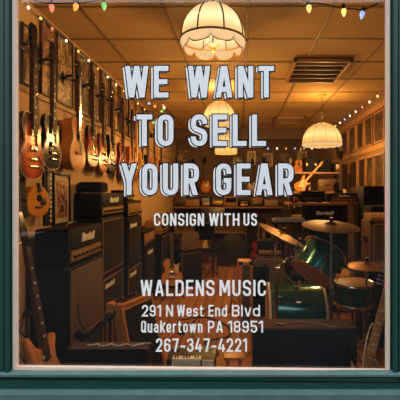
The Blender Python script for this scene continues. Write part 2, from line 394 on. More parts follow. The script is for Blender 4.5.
def guitar(kind, finish, label, loc, rot, scale=1., group=None, full=True, neckm='rose', name=None, guard='white_g', strap=False):
    name = name or {'lp': 'electric_guitar', 'st': 'electric_guitar', 'ac': 'acoustic_guitar', 'bass': 'bass_guitar'}[kind]
    t = thing(name, label, 'bass' if kind == 'bass' else 'guitar', loc, rot, group, scale)
    out = {'lp': LP, 'st': ST, 'ac': AC, 'bass': ST}[kind]
    th = .10 if kind == 'ac' else .045
    body = MB().prism(spline(out, 4 if full else 2), -th / 2, th / 2, bev=.006 if full else 0).build('body', finish, t)
    fr = -th / 2
    if full and kind in ('lp', 'ac'):
        P = spline(out, 4); MB().tube([(x, fr + .003, z) for x, z in P] + [(P[0][0], fr + .003, P[0][1])], .0042, 5).build('binding', 'paper', body)
    j = {'lp': .36, 'st': .34, 'ac': .40, 'bass': .34}[kind]; nut = {'lp': .84, 'st': .86, 'ac': .86, 'bass': .98}[kind]; hs = {'lp': .17, 'st': .19, 'ac': .17, 'bass': .22}[kind]
    nk = MB().prism([(-.029, j - .06), (.029, j - .06), (.022, nut), (-.022, nut)], fr - .012, fr + .014, bev=.003).build('neck', 'maple' if neckm == 'maple' else 'woodd', t)
    fb = MB().prism([(-.027, j - .07), (.027, j - .07), (.021, nut), (-.021, nut)], fr - .017, fr - .0125).build('fretboard', neckm, nk)
    if full:
        mb = MB(); L0 = nut - (j - .09)
        for k in range(1, 20):
            z = nut - (1 - .5 ** (k / 12)) * L0 * 1.35
            if z > j - .06: mb.box(-.024, .024, fr - .019, fr - .0168, z - .001, z + .001)
        mb.build('fret', 'chrome', fb, kind='stuff')
        mb = MB()
        for k in (3, 5, 7, 9, 12, 15):
            z = nut - (1 - .5 ** ((k - .5) / 12)) * L0 * 1.35
            if z > j - .05: mb.box(-.010, .010, fr - .0182, fr - .0168, z - .006, z + .006)
        mb.build('inlay', 'white', fb)
    if kind in ('st', 'bass'):
        h = [(-.022, nut), (.022, nut), (.040, nut + .03), (.026, nut + hs * .7), (.012, nut + hs), (-.02, nut + hs * .98), (-.028, nut + hs * .5)]
    else:
        h = [(-.022, nut), (.022, nut), (.042, nut + .04), (.046, nut + hs * .85), (.02, nut + hs), (0, nut + hs * .93), (-.02, nut + hs), (-.046, nut + hs * .85), (-.042, nut + .04)]
    hd = MB().prism(h, fr - .008, fr + .010, bev=.002).build('headstock', neckm if neckm == 'maple' else 'blackg', t)
    for k in range(6 if full else 0):
        s = -1 if (kind in ('st', 'bass') or k % 2) else 1
        z = nut + .035 + (.025 * k if kind in ('st', 'bass') else .045 * (k // 2))
        if kind == 'bass' and k > 3: continue
        MB().cyl((s * .03, fr, z), (s * .062, fr, z), .004).ball((s * .066, fr, z), .008, (1, .6, 1), 8).build('tuning_peg', 'chrome', hd)
    # strings
    zb = {'lp': .13, 'st': .13, 'ac': .16, 'bass': .14}[kind]
    if full:
        mb = MB()
        for k in range(6 if kind != 'bass' else 4):
            u = (k - 2.5) / 2.5 if kind != 'bass' else (k - 1.5) / 1.5
            mb.cyl((u * .024, fr - .022, zb), (u * .017, fr - .022, nut + .03), .0008, seg=4)
        mb.build('string', 'chrome', t)
    if kind == 'ac':
        MB().ring((0, fr - .001, .325), (0, -1, 0), .055, .004, 24, 4).build('rosette', 'paper', t)
        MB().cyl((0, fr - .002, .325), (0, fr + .01, .325), .05, seg=24).build('sound_hole', 'matte', t)
        MB().box(-.07, .07, fr - .012, fr, zb - .014, zb + .014, .004).build('bridge', 'rose', t)
        MB().prism(spline([(.045, .29), (.10, .27), (.11, .20), (.06, .19), (.035, .25)], 4), fr - .003, fr).build('pickguard', 'rose', t)
    else:
        for z in ((.20, .30) if kind != 'st' else (.17, .235, .295)):
            MB().box(-.042, .042, fr - .014, fr, z - .018 if kind == 'lp' else z - .011, z + .018 if kind == 'lp' else z + .011, .003).build('pickup', 'chrome' if kind == 'lp' else 'white', t)
        MB().box(-.045, .045, fr - .014, fr, zb - .012, zb + .010, .003).build('bridge', 'chrome', t)
        if kind == 'lp':
            MB().prism(spline([(.045, .31), (.088, .30), (.10, .24), (.07, .20), (.048, .22)], 3), fr - .008, fr - .004).build('pickguard', guard, t)
            if full: MB().box(-.05, .05, fr - .012, fr, .075, .088, .003).build('tailpiece', 'chrome', t)
            kn = [(.075, .14), (.11, .12), (.085, .08), (.12, .085)]
        else:
            MB().prism(spline([(.03, .34), (.10, .36), (.085, .28), (.10, .20), (.11, .13), (.06, .11), (.0, .15), (-.06, .17), (-.085, .25), (-.08, .34), (-.10, .40), (-.05, .36)], 3), fr - .004, fr - .0005).build('pickguard', guard, t)
            kn = [(.075, .155), (.095, .125), (.105, .095)]
        for x, z in (kn if full else []): MB().cyl((x, fr, z), (x, fr - .016, z), .011, .009).build('knob', 'black2' if kind != 'lp' else 'goldk', t)
    return t

# ------------------------------------------------------------------ amplifiers (front towards -Y, base centre at origin)
def logo(text, w, h, y, zc, parent, m='white', t=.2, slant=.25, lean=0.):
    """raised script badge"""
    mb = MB()
    for c, x, cw in word_cells(text, w, h, t, .12):
        mtx = Matrix.Translation((-w / 2 + x * h, 0, zc - h / 2)) @ Matrix.Diagonal((h, 1, h, 1))
        sh = Matrix.Identity(4); sh[0][2] = slant
        sub = letter_mesh(c, cw, t, .03, mtx @ sh, y - .006, y)
        me = bpy.data.meshes.new('tmp'); sub.bm.to_mesh(me); sub.bm.free(); mb.bm.from_mesh(me); bpy.data.meshes.remove(me)
    return mb.build('logo', m, parent, smooth=False)
def cabinet(label, loc, rz, w, d, h, grille='grille', badge=None, name='speaker_cabinet', cat='speaker cabinet', group=None, corners=True, frame='gold', vinyl='black', handle=True, badge_x=0., split=False):
    t = thing(name, label, cat, loc, (0, 0, rz), group)
    MB().box(-w / 2, w / 2, -d / 2, d / 2, 0, h, .012).build('body', vinyl, t)
    y = -d / 2; m = .035
    MB().box(-w / 2 + m, w / 2 - m, y - .006, y + .004, m, h - m, .003).build('grille', grille, t)
    mb = MB()
    for a in ((-w / 2 + m - .006, w / 2 - m + .006, h - m, h - m + .007), (-w / 2 + m - .006, w / 2 - m + .006, m - .007, m), (-w / 2 + m - .007, -w / 2 + m, m, h - m), (w / 2 - m, w / 2 - m + .007, m, h - m)):
        mb.box(a[0], a[1], y - .009, y + .002, a[2], a[3])
    mb.build('piping', frame, t)
    if corners:
        for sx in (-1, 1):
            for z in (0, h):
                zz = (z, z + .04) if z == 0 else (z - .04, z)
                x = sx * w / 2
                MB().box(min(x, x - sx * .04) - .003, max(x, x - sx * .04) + .003, y - .004, y + .04, zz[0] - (0 if z == 0 else -.003), zz[1] + (.003 if z else 0), .005).build('corner_guard', 'black2', t)
    if badge: 
        l = logo(badge, min(.26, w * .42), .045, y - .008, h - m - .055, t); l.location.x = badge_x
    if handle:
        MB().box(-w / 2 - .006, -w / 2 + .01, -.07, .07, h * .55 - .03, h * .55 + .03, .004).build('side_handle', 'black2', t)
    if h > .3:
        MB().cyl((w * .3, y - .006, h * .35), (w * .3, y - .010, h * .35), .008).build('stud', 'chrome', t)
    return t
def amp_head(label, loc, rz, w, d, h, badge=None, name='guitar_amplifier', cat='amplifier', group=None, panel='gold', knobs=8, front='black', handle=True, vinyl='black', top=None):
    t = thing(name, label, cat, loc, (0, 0, rz), group)
    f0 = .012
    MB().box(-w / 2, w / 2, -d / 2, d / 2, f0, h, .012).build('body', vinyl, t)
    y = -d / 2
    MB().box(-w / 2 + .03, w / 2 - .03, y - .005, y + .004, h * .42, h - .03, .002).build('front_cloth', front, t)
    pn = MB().box(-w / 2 + .03, w / 2 - .03, y - .008, y + .004, h * .13, h * .38, .002).build('control_panel', panel, t)
    for k in range(knobs):
        x = -w / 2 + .07 + k * (w - .14) / max(1, knobs - 1)
        MB().cyl((x, y - .008, h * .255), (x, y - .026, h * .255), .011, .009, 10).build('knob', 'black2', pn)
    MB().box(-w / 2 + .025, w / 2 - .025, y - .009, y + .003, h * .395, h * .415).build('trim_strip', 'gold', t)
    for sx in (-1, 1):
        for sy in (-1, 1): MB().cyl((sx * (w / 2 - .05), sy * (d / 2 - .04), 0), (sx * (w / 2 - .05), sy * (d / 2 - .04), .016), .016).build('rubber_foot', 'black2', t)
    if badge: logo(badge, min(.24, w * .4), h * .22, y - .006, h * .71, t)
    if handle:
        MB().tube([(-.11, 0, h - .002), (-.09, 0, h + .022), (0, 0, h + .028), (.09, 0, h + .022), (.11, 0, h - .002)], .009).build('handle', 'black2', t)
    return t
# ------------------------------------------------------------------ drums (axis along local z, base at origin)
def drum(name, label, cat, loc, rot, r, h, shell, top='drumhead', bot='drumhead', lugs=8, hoopm='chrome', group=None, lugm='chrome', hr=.009):
    t = thing(name, label, cat, loc, rot, group)
    MB().lathe([(r * .97, .01), (r, .012), (r, h - .012), (r * .97, h - .01), (r * .94, h - .02), (r * .94, .02), (r * .97, .01)], seg=48).build('shell', shell, t)
    for z, m, nm in ((h, top, 'batter_head'), (0, bot, 'resonant_head')):
        s = 1 if z else -1
        MB().lathe([(0, z + s * .004), (r * .9, z + s * .003), (r * 1.0, z - s * .004), (r * 1.0, z - s * .014), (r * .95, z - s * .012), (0, z - s * .002)], seg=40).build(nm, m, t)
        MB().ring((0, 0, z - s * .004), (0, 0, 1), r * 1.035, hr, 48, 8).build('hoop', hoopm, t)
    for k in range(lugs):
        a = 2 * math.pi * (k + .5) / lugs; c, s_ = math.cos(a), math.sin(a)
        l = MB().cyl((c * (r + .012), s_ * (r + .012), h * .5 - .022), (c * (r + .012), s_ * (r + .012), h * .5 + .022), .012, seg=8).build('lug', lugm, t)
        MB().cyl((c * (r + .02), s_ * (r + .02), -.004), (c * (r + .02), s_ * (r + .02), h + .004), .0035, seg=6).build('tension_rod', lugm, l)
    return t
def cymbal(label, loc, nrm, r, group=None, m='brass'):
    q = Vector(nrm).to_track_quat('Z', 'Y').to_euler()
    t = thing('cymbal', label, 'cymbal', loc, q, group)
    p = [(.006, .012)] + [(r * u, .012 * math.cos(min(1, u / .22) * math.pi / 2) ** 1.0 * 1.6 - .022 * (u ** 2)) for u in (.06, .12, .17, .22, .3, .4, .5, .6, .7, .8, .9, 1.)]
    p = p + [(a, b - .0025) for a, b in p[::-1]]
    MB().lathe(p + [p[0]], seg=56).build('bow', m, t)
    MB().lathe([(.004, .036), (.011, .036), (.011, .022), (.017, .016), (.017, .006), (.004, .006)], seg=12).build('felt_washer', 'matte', t)
    return t
def cymbal_stand(label, top, base, tilt=None, group=None, boom=None, spread=.26, name='cymbal_stand'):
    """tripod stand: base point on the floor, top point under the cymbal"""
    t = thing(name, label, 'cymbal stand', base, (0, 0, 0), group)
    b = Vector(base); T = Vector(top) - b
    j = Vector((0, 0, boom - b.z)) if boom else T
    MB().cyl((0, 0, .10), (0, 0, j.z * .55), .014).build('lower_tube', 'chrome', t)
    MB().cyl((0, 0, j.z * .5), j, .0095).build('upper_tube', 'chrome', t)
    MB().cyl((0, 0, j.z * .55 - .03), (0, 0, j.z * .55 + .02), .02).cyl((0, 0, j.z * .55), (.05, 0, j.z * .55), .006).build('clamp', 'chrome', t)
    if boom:
        d = (T - j).normalized()
        MB().cyl(j - d * .15, T, .007).build('boom_arm', 'chrome', t)
        MB().ball(j, .022).cyl(j, j + Vector((0, -.045, 0)), .007).build('tilter', 'chrome', t)
    n = Vector(tilt) if tilt else Vector((0, 0, 1))
    MB().cyl(T - n * .05, T + n * .045, .004, seg=8).build('cymbal_rod', 'chrome', t)
    MB().ball(T + n * .045, .009).cyl(T + n * .045 - Vector((.02, 0, 0)), T + n * .045 + Vector((.02, 0, 0)), .004).build('wing_nut', 'chrome', t)
    for k in range(3):
        a = R(-90 + 25 + 120 * k)
        MB().cyl((0, 0, .32), (math.cos(a) * spread, math.sin(a) * spread, .012), .008).cyl((0, 0, .11), (math.cos(a) * spread * .5, math.sin(a) * spread * .5, .165), .005).build('leg', 'chrome', t)
    return t
# ------------------------------------------------------------------ framed pictures: plane x,z facing -Y, base centre bottom
def picture(label, loc, rz, w, h, art, frame='woodd', border=.018, mat_w=0., name='framed_poster', group=None, cat='poster'):
    t = thing(name, label, cat, loc, (0, 0, rz), group)
    mb = MB(); b = border
    for a in ((-w / 2, w / 2, 0, b), (-w / 2, w / 2, h - b, h), (-w / 2, -w / 2 + b, b, h - b), (w / 2 - b, w / 2, b, h - b)): mb.box(a[0], a[1], -.022, 0, a[2], a[3], .003)
    mb.build('frame', frame, t)
    if mat_w: MB().box(-w / 2 + b, w / 2 - b, -.010, -.001, b, h - b).build('mat_board', 'paper', t)
    m = b + mat_w
    MB().box(-w / 2 + m, w / 2 - m, -.013, -.0105 if mat_w else -.001, m, h - m).build('print', art, t)
    return t
def bulb_string(label, pts, bulbs, r=.012, name='fairy_lights', sag=0., big=False, cable_r=.003, group=None):
    """cable through the points, bulbs hanging from it: (position, colour index)"""
    t = thing(name, label, 'string lights', pts[0], (0, 0, 0), group); o = Vector(pts[0])
    P = [tuple(Vector(p) - o) for p in pts]
    MB().tube(P, cable_r, 6).build('cable', 'black2', t)
    for p, c in bulbs:
        p = Vector(p) - o
        if big:
            s = MB().cyl(p + Vector((0, 0, .004)), p + Vector((0, 0, -.024)), .010, .012).build('socket', 'matte', t)
            MB().lathe([(0, -.074), (.006, -.068), (.013, -.052), (.0165, -.038), (.014, -.026), (.009, -.020), (0, -.02)], Matrix.Translation(p) @ Euler((R(random.uniform(-12, 12)), R(random.uniform(-14, 14)), 0)).to_matrix().to_4x4(), 14).build('bulb', BULB[c], s)
        else:
            MB().ball(p, r, (1, 1, 1.2), 8).build('bulb', BULB[c], t)
    return t
# ================================================================== PLACE
XL, XR, YB, YW, ZC = -1.49, 1.85, 9.3, 2.29, 2.85
def struct(name, mb, m, smooth=False): return mb.build(name, m, None, smooth=smooth, kind='structure')
# room shell
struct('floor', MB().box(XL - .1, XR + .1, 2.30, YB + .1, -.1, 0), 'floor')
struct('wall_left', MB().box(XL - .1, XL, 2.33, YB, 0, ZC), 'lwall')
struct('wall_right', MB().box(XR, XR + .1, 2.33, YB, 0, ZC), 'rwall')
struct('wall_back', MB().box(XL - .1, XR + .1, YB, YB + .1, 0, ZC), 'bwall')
struct('ceiling', MB().box(XL - .1, XR + .1, 2.33, YB + .1, ZC, ZC + .1), 'ceil')
mb = MB(); x = XL + .33
while x < XR: mb.box(x - .012, x + .012, 2.43, YB, ZC - .006, ZC + .002); x += .61
y = 2.9
while y < YB: mb.box(XL, XR, y - .012, y + .012, ZC - .006, ZC + .002); y += .61
struct('trim_1', mb, 'grid')
struct('trim_2', MB().box(XL, XL + .018, 2.42, YB, 2.195, 2.225, .004), 'shelfw')       # picture rail, left
struct('trim_3', MB().box(XR - .02, XR, 2.42, YB, 2.08, 2.15, .004), 'shelfw')          # rail, right
struct('trim_4', MB().box(XR - .03, XR, 2.42, YB, 2.60, 2.68, .004), 'shelfw')
struct('trim_5', MB().box(XL, XR, 8.3, 8.5, 2.62, ZC, .004), 'woodd')                    # beam across the back
# facade and window surround, the photograph's opening
x0, x1 = W(18.6, 0, YW).x, W(385.2, 0, YW).x
zt = 2.80; zb0, zb1 = W(0, 365.2, YW).z, W(0, 368.8, YW).z
mb = MB()
mb.box(-2.6, x0 - .10, 2.28, 2.33, -.1, 3.4).box(x1 + .10, 2.9, 2.28, 2.33, -.1, 3.4).box(x0 - .10, x1 + .10, 2.28, 2.33, zt + .1, 3.4).box(x0 - .10, x1 + .10, 2.28, 2.33, -.1, zb1 - .06)
struct('wall_front', mb, 'teal')
def quadbar(name, pts, y0, y1, m):
    """frame member: quadrilateral in x,z extruded through the wall"""
    mb = MB(); mb.prism(pts, y0, y1, bev=.0015); return struct(name, mb, m)
c = .0225
# cream bead: four mitred members
quadbar('trim_6', [(x0, zb0), (x1, zb1), (x1 + c, zb1 - c * .95), (x0 - c, zb0 - c * .85)], 2.268, 2.299, 'cream')
quadbar('trim_7', [(x0, zb0), (x0 - c, zb0 - c), (x0 - c - .004, zt + c), (x0 - .004, zt)], 2.268, 2.299, 'cream')
quadbar('trim_8', [(x1, zb1), (x1 + c * .9, zb1 - c), (x1 + c * .9, zt + c), (x1, zt)], 2.268, 2.299, 'cream')
quadbar('trim_9', [(x0, zt), (x1, zt), (x1 + c, zt + c), (x0 - c, zt + c)], 2.268, 2.299, 'cream')
def step(n0, a, b, y0, m):
    """one stepped band of the painted surround between offsets a and b from the bead"""
    quadbar('trim_%d' % n0, [(x0 - a, zb0 - a), (x1 + a, zb1 - a), (x1 + b, zb1 - b), (x0 - b, zb0 - b)], y0, 2.296, m[0])
    quadbar('trim_%d' % (n0 + 1), [(x0 - a, zb0 - a), (x0 - b, zb0 - b), (x0 - b, zt + b), (x0 - a, zt + a)], y0, 2.296, m[1])
    quadbar('trim_%d' % (n0 + 2), [(x1 + a, zb1 - a), (x1 + b, zb1 - b), (x1 + b, zt + b), (x1 + a, zt + a)], y0, 2.296, m[1])
    quadbar('trim_%d' % (n0 + 3), [(x0 - a, zt + a), (x1 + a, zt + a), (x1 + b, zt + b), (x0 - b, zt + b)], y0, 2.296, m[1])
step(10, c, c + .009, 2.275, ('teal', 'teal'))
step(14, c + .009, c + .034, 2.248, ('teal', 'teal'))
step(18, c + .034, c + .042, 2.262, ('teal', 'teal'))
step(22, c + .042, c + .12, 2.255, ('teal', 'teal'))
struct('trim_26', MB().prism([(2.235, -.0125), (2.272, 0), (2.272, -.03), (2.235, -.024)], -2.6, 2.9, mtx=Matrix(((0, 1, 0, 0), (1, 0, 0, 0), (0, 0, 1, .4965), (0, 0, 0, 1)))), 'teal_lit')
struct('trim_27', MB().prism([(2.195, -.002), (2.285, .002), (2.285, -.16), (2.195, -.14)], -2.6, 2.9, mtx=Matrix(((0, 1, 0, 0), (1, 0, 0, 0), (0, 0, 1, .394), (0, 0, 0, 1)))), 'teal_lit')
win = struct('window_1', MB().box(x0 - .005, x1 + .005, 2.292, 2.298, zb1 - .005, zt + .005), 'glass')
# street side
struct('ground', MB().box(-8, 8, -12, 2.28, -.25, -.1), 'stone')
mb = MB(); mb.box(-16, 16, -13, -12, -.1, 9.4)
struct('wall_street', mb, 'brick')

# ------------------------------------------------------------------ lettering on the glass
def small_word(words, ya, yb, t, label):
    d = 2.29; root = None; h = (yb - ya) * d / 400
    for text, xa, xb in words:
        p0 = W(xa, yb, d); w = (xb - xa) * d / 400
        if root is None: root = thing('window_lettering', label, 'lettering', (p0.x, 2.2915, p0.z)); base = p0
        for c, x, cw in word_cells(text, w, h, t, .14):
            letter_mesh(c, cw, t, 0, Matrix.Translation((p0.x - base.x + x * h, 0, 0)) @ Matrix.Diagonal((h, 1, h, 1)), -.0012, -.0004).build('letter', 'letterw', root, smooth=False)
def two(label, words, ya, yb, t):
    """a line of several big words: one thing"""
    d = 2.29; p0 = W(words[0][1], yb, d); h = (yb - ya) * d / 400
    root = thing('window_lettering', label, 'lettering', (p0.x, 2.2915, p0.z))
    for text, xa, xb in words:
        q = W(xa, yb, d); w = (xb - xa) * d / 400
        for c, x, cw in word_cells(text, w, h, t, .17):
            dx = q.x - p0.x + x * h
            m0 = Matrix.Translation((dx, 0, 0)) @ Matrix.Diagonal((h, 1, h, 1)); m1 = Matrix.Translation((-.085 * h, 0, -.045 * h)) @ m0
            f = letter_mesh(c, cw, t, 0, m0, -.0030, -.0022).build('letter', 'letter', root, smooth=False)
            letter_mesh(c, cw, t, .036, m0, -.0022, -.0016).build('outline', 'letterk', f, smooth=False)
            letter_mesh(c, cw, t, -.002, m1, -.0016, -.0010).build('drop_line', 'letterw', f, smooth=False)
            letter_mesh(c, cw, t, .026, m1, -.0010, -.0004).build('drop_shadow', 'letterk', f, smooth=False)
two('large white block lettering WE WANT, top line on the window glass', [('WE', 125, 168.5), ('WANT', 188, 274)], 66, 97.5, .158)
two('large white block lettering TO SELL, second line on the window glass', [('TO', 136.5, 173.5), ('SELL', 191, 266)], 114.5, 146, .158)
two('large white block lettering YOUR GEAR, third line on the window glass', [('YOUR', 121.5, 199), ('GEAR', 216, 293.5)], 163.5, 195, .158)
small_word([('CONSIGN', 154, 204), ('WITH', 209, 239.5), ('US', 243.5, 257)], 213.3, 225.8, .145, 'small white capitals CONSIGN WITH US under the large lettering')
small_word([('WALDENS', 140.5, 214.5), ('MUSIC', 219.5, 266)], 280, 296, .138, 'white capitals WALDENS MUSIC on the lower window glass')
small_word([('291', 142, 161), ('N', 166, 173), ('West', 177, 203.5), ('End', 208.5, 227), ('Blvd', 232, 260)], 305, 316.5, .135, 'white lettering of the street address 291 N West End Blvd')
small_word([('Quakertown', 141, 202.5), ('PA', 208, 223), ('18951', 228, 263)], 320.8, 332.6, .135, 'white lettering Quakertown PA 18951 above the phone number')
small_word([('267-347-4221', 156, 247)], 338.5, 351.8, .138, 'white phone number 267-347-4221, lowest line on the glass')

# ------------------------------------------------------------------ lamps
def point(name, loc, e, r=.04, col=(1., .51, .14)):
    l = bpy.data.lights.new(name, 'POINT'); l.energy = e; l.color = col; l.shadow_soft_size = r
    o = bpy.data.objects.new(name, l); o.location = loc; COL.objects.link(o); return o
def dome_lamp(label, c, r, rim, top, ztop_ceiling, kind, e):
    """c: x,y ; rim and top heights of the shade"""
    t = thing('pendant_lamp', label, 'lamp', (c[0], c[1], ztop_ceiling))
    o = -ztop_ceiling; H = top - rim
    seg = 64; prof = []
    n = 12
    for k in range(n + 1):
        a = math.pi / 2 * k / n
        prof.append((max(r * .12, r * math.cos(a) ** .85), rim + H * math.sin(a) + o))
    mb = MB(); mb.lathe(prof, seg=seg)
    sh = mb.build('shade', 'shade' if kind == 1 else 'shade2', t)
    # scalloped skirt
    mb = MB(); rows = []
    ns = 8 if kind == 1 else 14; dep = .068 if kind == 1 else .03
    for j in range(5):
        row = []
        for k in range(96):
            a = 2 * math.pi * k / 96; u = (k * ns / 96) % 1
            dz = dep * (.45 + .55 * math.sqrt(max(0, 1 - (2 * u - 1) ** 2))) * j / 4
            rr = r * (1 + .03 * math.sin(j / 4 * math.pi)) - .02 * (j / 4) ** 2
            row.append(mb.bm.verts.new((rr * math.cos(a), rr * math.sin(a), rim + o - dz)))
        rows.append(row)
    for a, b in zip(rows, rows[1:]):
        for k in range(96): mb.bm.faces.new([a[k], a[(k + 1) % 96], b[(k + 1) % 96], b[k]])
    mb.build('skirt', 'skirt', sh)
    lead = 'woodd'
    MB().ring((0, 0, rim + o), (0, 0, 1), r * 1.006, .0075 if kind == 1 else .002, 64, 6).build('band', lead, sh)
    for k in range(8 if kind == 1 else 10):
        a = 2 * math.pi * (k + .5) / (8 if kind == 1 else 10)
        pts = [(p[0] * 1.008 * math.cos(a), p[0] * 1.008 * math.sin(a), p[1]) for p in prof]
        MB().tube(pts, .0058 if kind == 1 else .0018, 6).build('rib', lead, sh)
    if kind == 1:   # leaded edge of the scallops
        pts = []
        for k in range(97):
            a = 2 * math.pi * k / 96; u = (k * ns / 96) % 1; dz = dep * (.45 + .55 * math.sqrt(max(0, 1 - (2 * u - 1) ** 2)))
            pts.append(((r - .018) * math.cos(a), (r - .018) * math.sin(a), rim + o - dz))
        MB().tube(pts, .0045, 6).build('scallop_edge', lead, sh)
    MB().lathe([(0, top + o + .02), (r * .16, top + o + .016), (r * .2, top + o - .004), (r * .13, top + o - .008)], seg=20).build('cap', 'darkm', t)
    MB().cyl((0, 0, top + o), (0, 0, -.012), .006 if kind == 1 else .003).build('cord', 'darkm', t)
    MB().lathe([(0, 0), (.06, 0), (.055, -.012), (.02, -.025), (0, -.028)], seg=24).build('ceiling_rose', 'gold', t)
    bz = rim + H * .42 + o
    MB().cyl((0, 0, top + o), (0, 0, bz + .03), .014).build('bulb_holder', 'darkm', t)
    MB().ball((0, 0, bz), .032, (1, 1, 1.15), 14).build('bulb', 'glowb', t)
    if kind == 1:
        MB().cyl((0, 0, bz), (0, 0, rim + o - .035), .004).build('finial_rod', 'darkm', t)
        MB().lathe([(0, -.05), (.012, -.04), (.020, -.015), (.045, .0), (.012, .010), (0, .012)], Matrix.Translation((0, 0, rim + o - .035)), 20).build('finial', 'woodd', t)
        for k in range(3):
            a = 2 * math.pi * k / 3; MB().cyl((0, 0, rim + o + .004), (r * math.cos(a), r * math.sin(a), rim + o + .004), .002, seg=6).build('spoke', 'darkm', t)
    point('lamp_light', (c[0], c[1], rim - .19), e, .06)
    if kind == 2: point('lamp_uplight', (c[0], c[1], top + .08), e * .42, .05)
    return t
E1 = 2.2
dome_lamp('large scalloped cream glass dome lamp, nearest, above the word WANT', (W(213, 0, 2.74).x, 2.74), .218, 2.545, 2.785, ZC, 1, 17 * E1)
dome_lamp('cream fringed dome lamp hanging on a long cord at the right', (W(322, 0, 5.5).x, 5.5), .27, 2.17, 2.46, ZC, 2, 24 * E1)
dome_lamp('cream dome lamp partly hidden behind the lettering TO SELL', (W(219.5, 0, 5.1).x, 5.1), .215, 2.385, 2.665, ZC, 2, 28 * E1)
c = W(226, 0, 7.2)
t = thing('pendant_lamp', 'small drum shaped hanging lamp below and behind the middle dome lamp', 'lamp', (c.x, 7.2, ZC))
z0, z1 = W(0, 154, 7.2).z - ZC, W(0, 131, 7.2).z - ZC
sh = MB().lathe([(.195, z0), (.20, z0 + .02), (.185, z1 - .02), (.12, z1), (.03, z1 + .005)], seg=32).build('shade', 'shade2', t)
for k in range(12):
    a = 2 * math.pi * k / 12; MB().cyl((.2 * math.cos(a), .2 * math.sin(a), z0 + .01), (.19 * math.cos(a), .19 * math.sin(a), z1 - .02), .003, seg=5).build('rib', 'woodd', sh)
MB().cyl((0, 0, z1), (0, 0, -.01), .004).build('cord', 'darkm', t)
MB().lathe([(0, 0), (.06, 0), (.05, -.015), (0, -.02)], seg=20).build('ceiling_rose', 'gold', t)
MB().ball((0, 0, (z0 + z1) / 2), .04, seg=12).cyl((0, 0, (z0 + z1) / 2), (0, 0, z1), .012).build('bulb', 'glowb', t)
point('lamp_light', (c.x, 7.2, ZC + z0 - .08), 22 * E1, .05)

# ceiling light fixtures, unlit
def fixture(label, xa, xb, ya, yb):
    t = thing('ceiling_fixture', label, 'ceiling fixture', ((xa + xb) / 2, (ya + yb) / 2, ZC)); w, l = (xb - xa) / 2, (yb - ya) / 2
    MB().box(-w, w, -l, l, -.012, -.004).build('backing', 'matte', t)
    mb = MB()
    for a in ((-w, w, -l, -l + .03), (-w, w, l - .03, l), (-w, -w + .03, -l, l), (w - .03, w, -l, l)): mb.box(a[0], a[1], a[2], a[3], -.045, -.004, .003)
    mb.build('frame', 'shelfw', t)
    n = 5
    for k in range(1, n):
        y = -l + 2 * l * k / n; MB().box(-w + .03, w - .03, y - .02, y + .02, -.035, -.014, .002, ).build('slat', 'grid', t)
    return t
fixture('rectangular slatted ceiling fixture nearest the window, unlit', .54, 1.13, 3.98, 4.75)
fixture('smaller slatted ceiling vent farther back, above the right hand lamp', .62, 1.15, 7.0, 7.6)
H90 = R(90)
# ------------------------------------------------------------------ guitars on the left wall
GX = XL + .10
GL = [  # px, kind, finish, z bottom, scale, neck, description
    (29.5, 'lp', 'burst1', 1.590, 1.02, 'rose', 'cherry sunburst electric guitar'),
    (50, 'lp', 'blackg', 1.672, .92, 'rose', 'glossy black electric guitar with cream pickguard'),
    (73, 'ac', 'natural', 1.690, .88, 'rose', 'natural orange acoustic guitar'),
    (91, 'lp', 'burst1', 1.745, .88, 'rose', 'dark red electric guitar with pale reflections'),
    (101.5, 'lp', 'burst3', 1.715, .88, 'rose', 'amber electric guitar'),
    (110.5, 'st', 'blackg', 1.700, .90, 'rose', 'black double cutaway guitar with pale pickguard'),
    (121, 'lp', 'red', 1.70, .90, 'rose', 'cherry red guitar'),
    (128.5, 'ac', 'natural', 1.66, .86, 'rose', 'orange acoustic guitar with dark pickguard'),
    (135, 'st', 'burst2', 1.70, .84, 'maple', 'tobacco sunburst double cutaway guitar'),
    (141, 'lp', 'honey', 1.70, .86, 'rose', 'honey coloured single cutaway guitar'),
    (146.5, 'lp', 'blackg', 1.68, .90, 'rose', 'black single cutaway guitar'),
    (151.5, 'ac', 'amber', 1.64, .86, 'rose', 'amber acoustic guitar'),
    (156, 'st', 'red', 1.68, .90, 'maple', 'red double cutaway guitar'),
    (160, 'lp', 'burst3', 1.68, .90, 'rose', 'amber sunburst guitar'),
]
place_txt = ['hanging nearest the window on the left wall', 'hanging second from the window on the left wall', 'hanging third from the window on the left wall', 'fourth from the window on the left wall',
             'fifth from the window, with dark edge', 'sixth from the window on the left wall', 'seventh along the left wall', 'eighth along the left wall, left of the letter T', 'ninth along the left wall', 'tenth along the left wall',
             'eleventh along the left wall', 'twelfth along the left wall', 'thirteenth along the left wall', 'last along the left wall near the back']
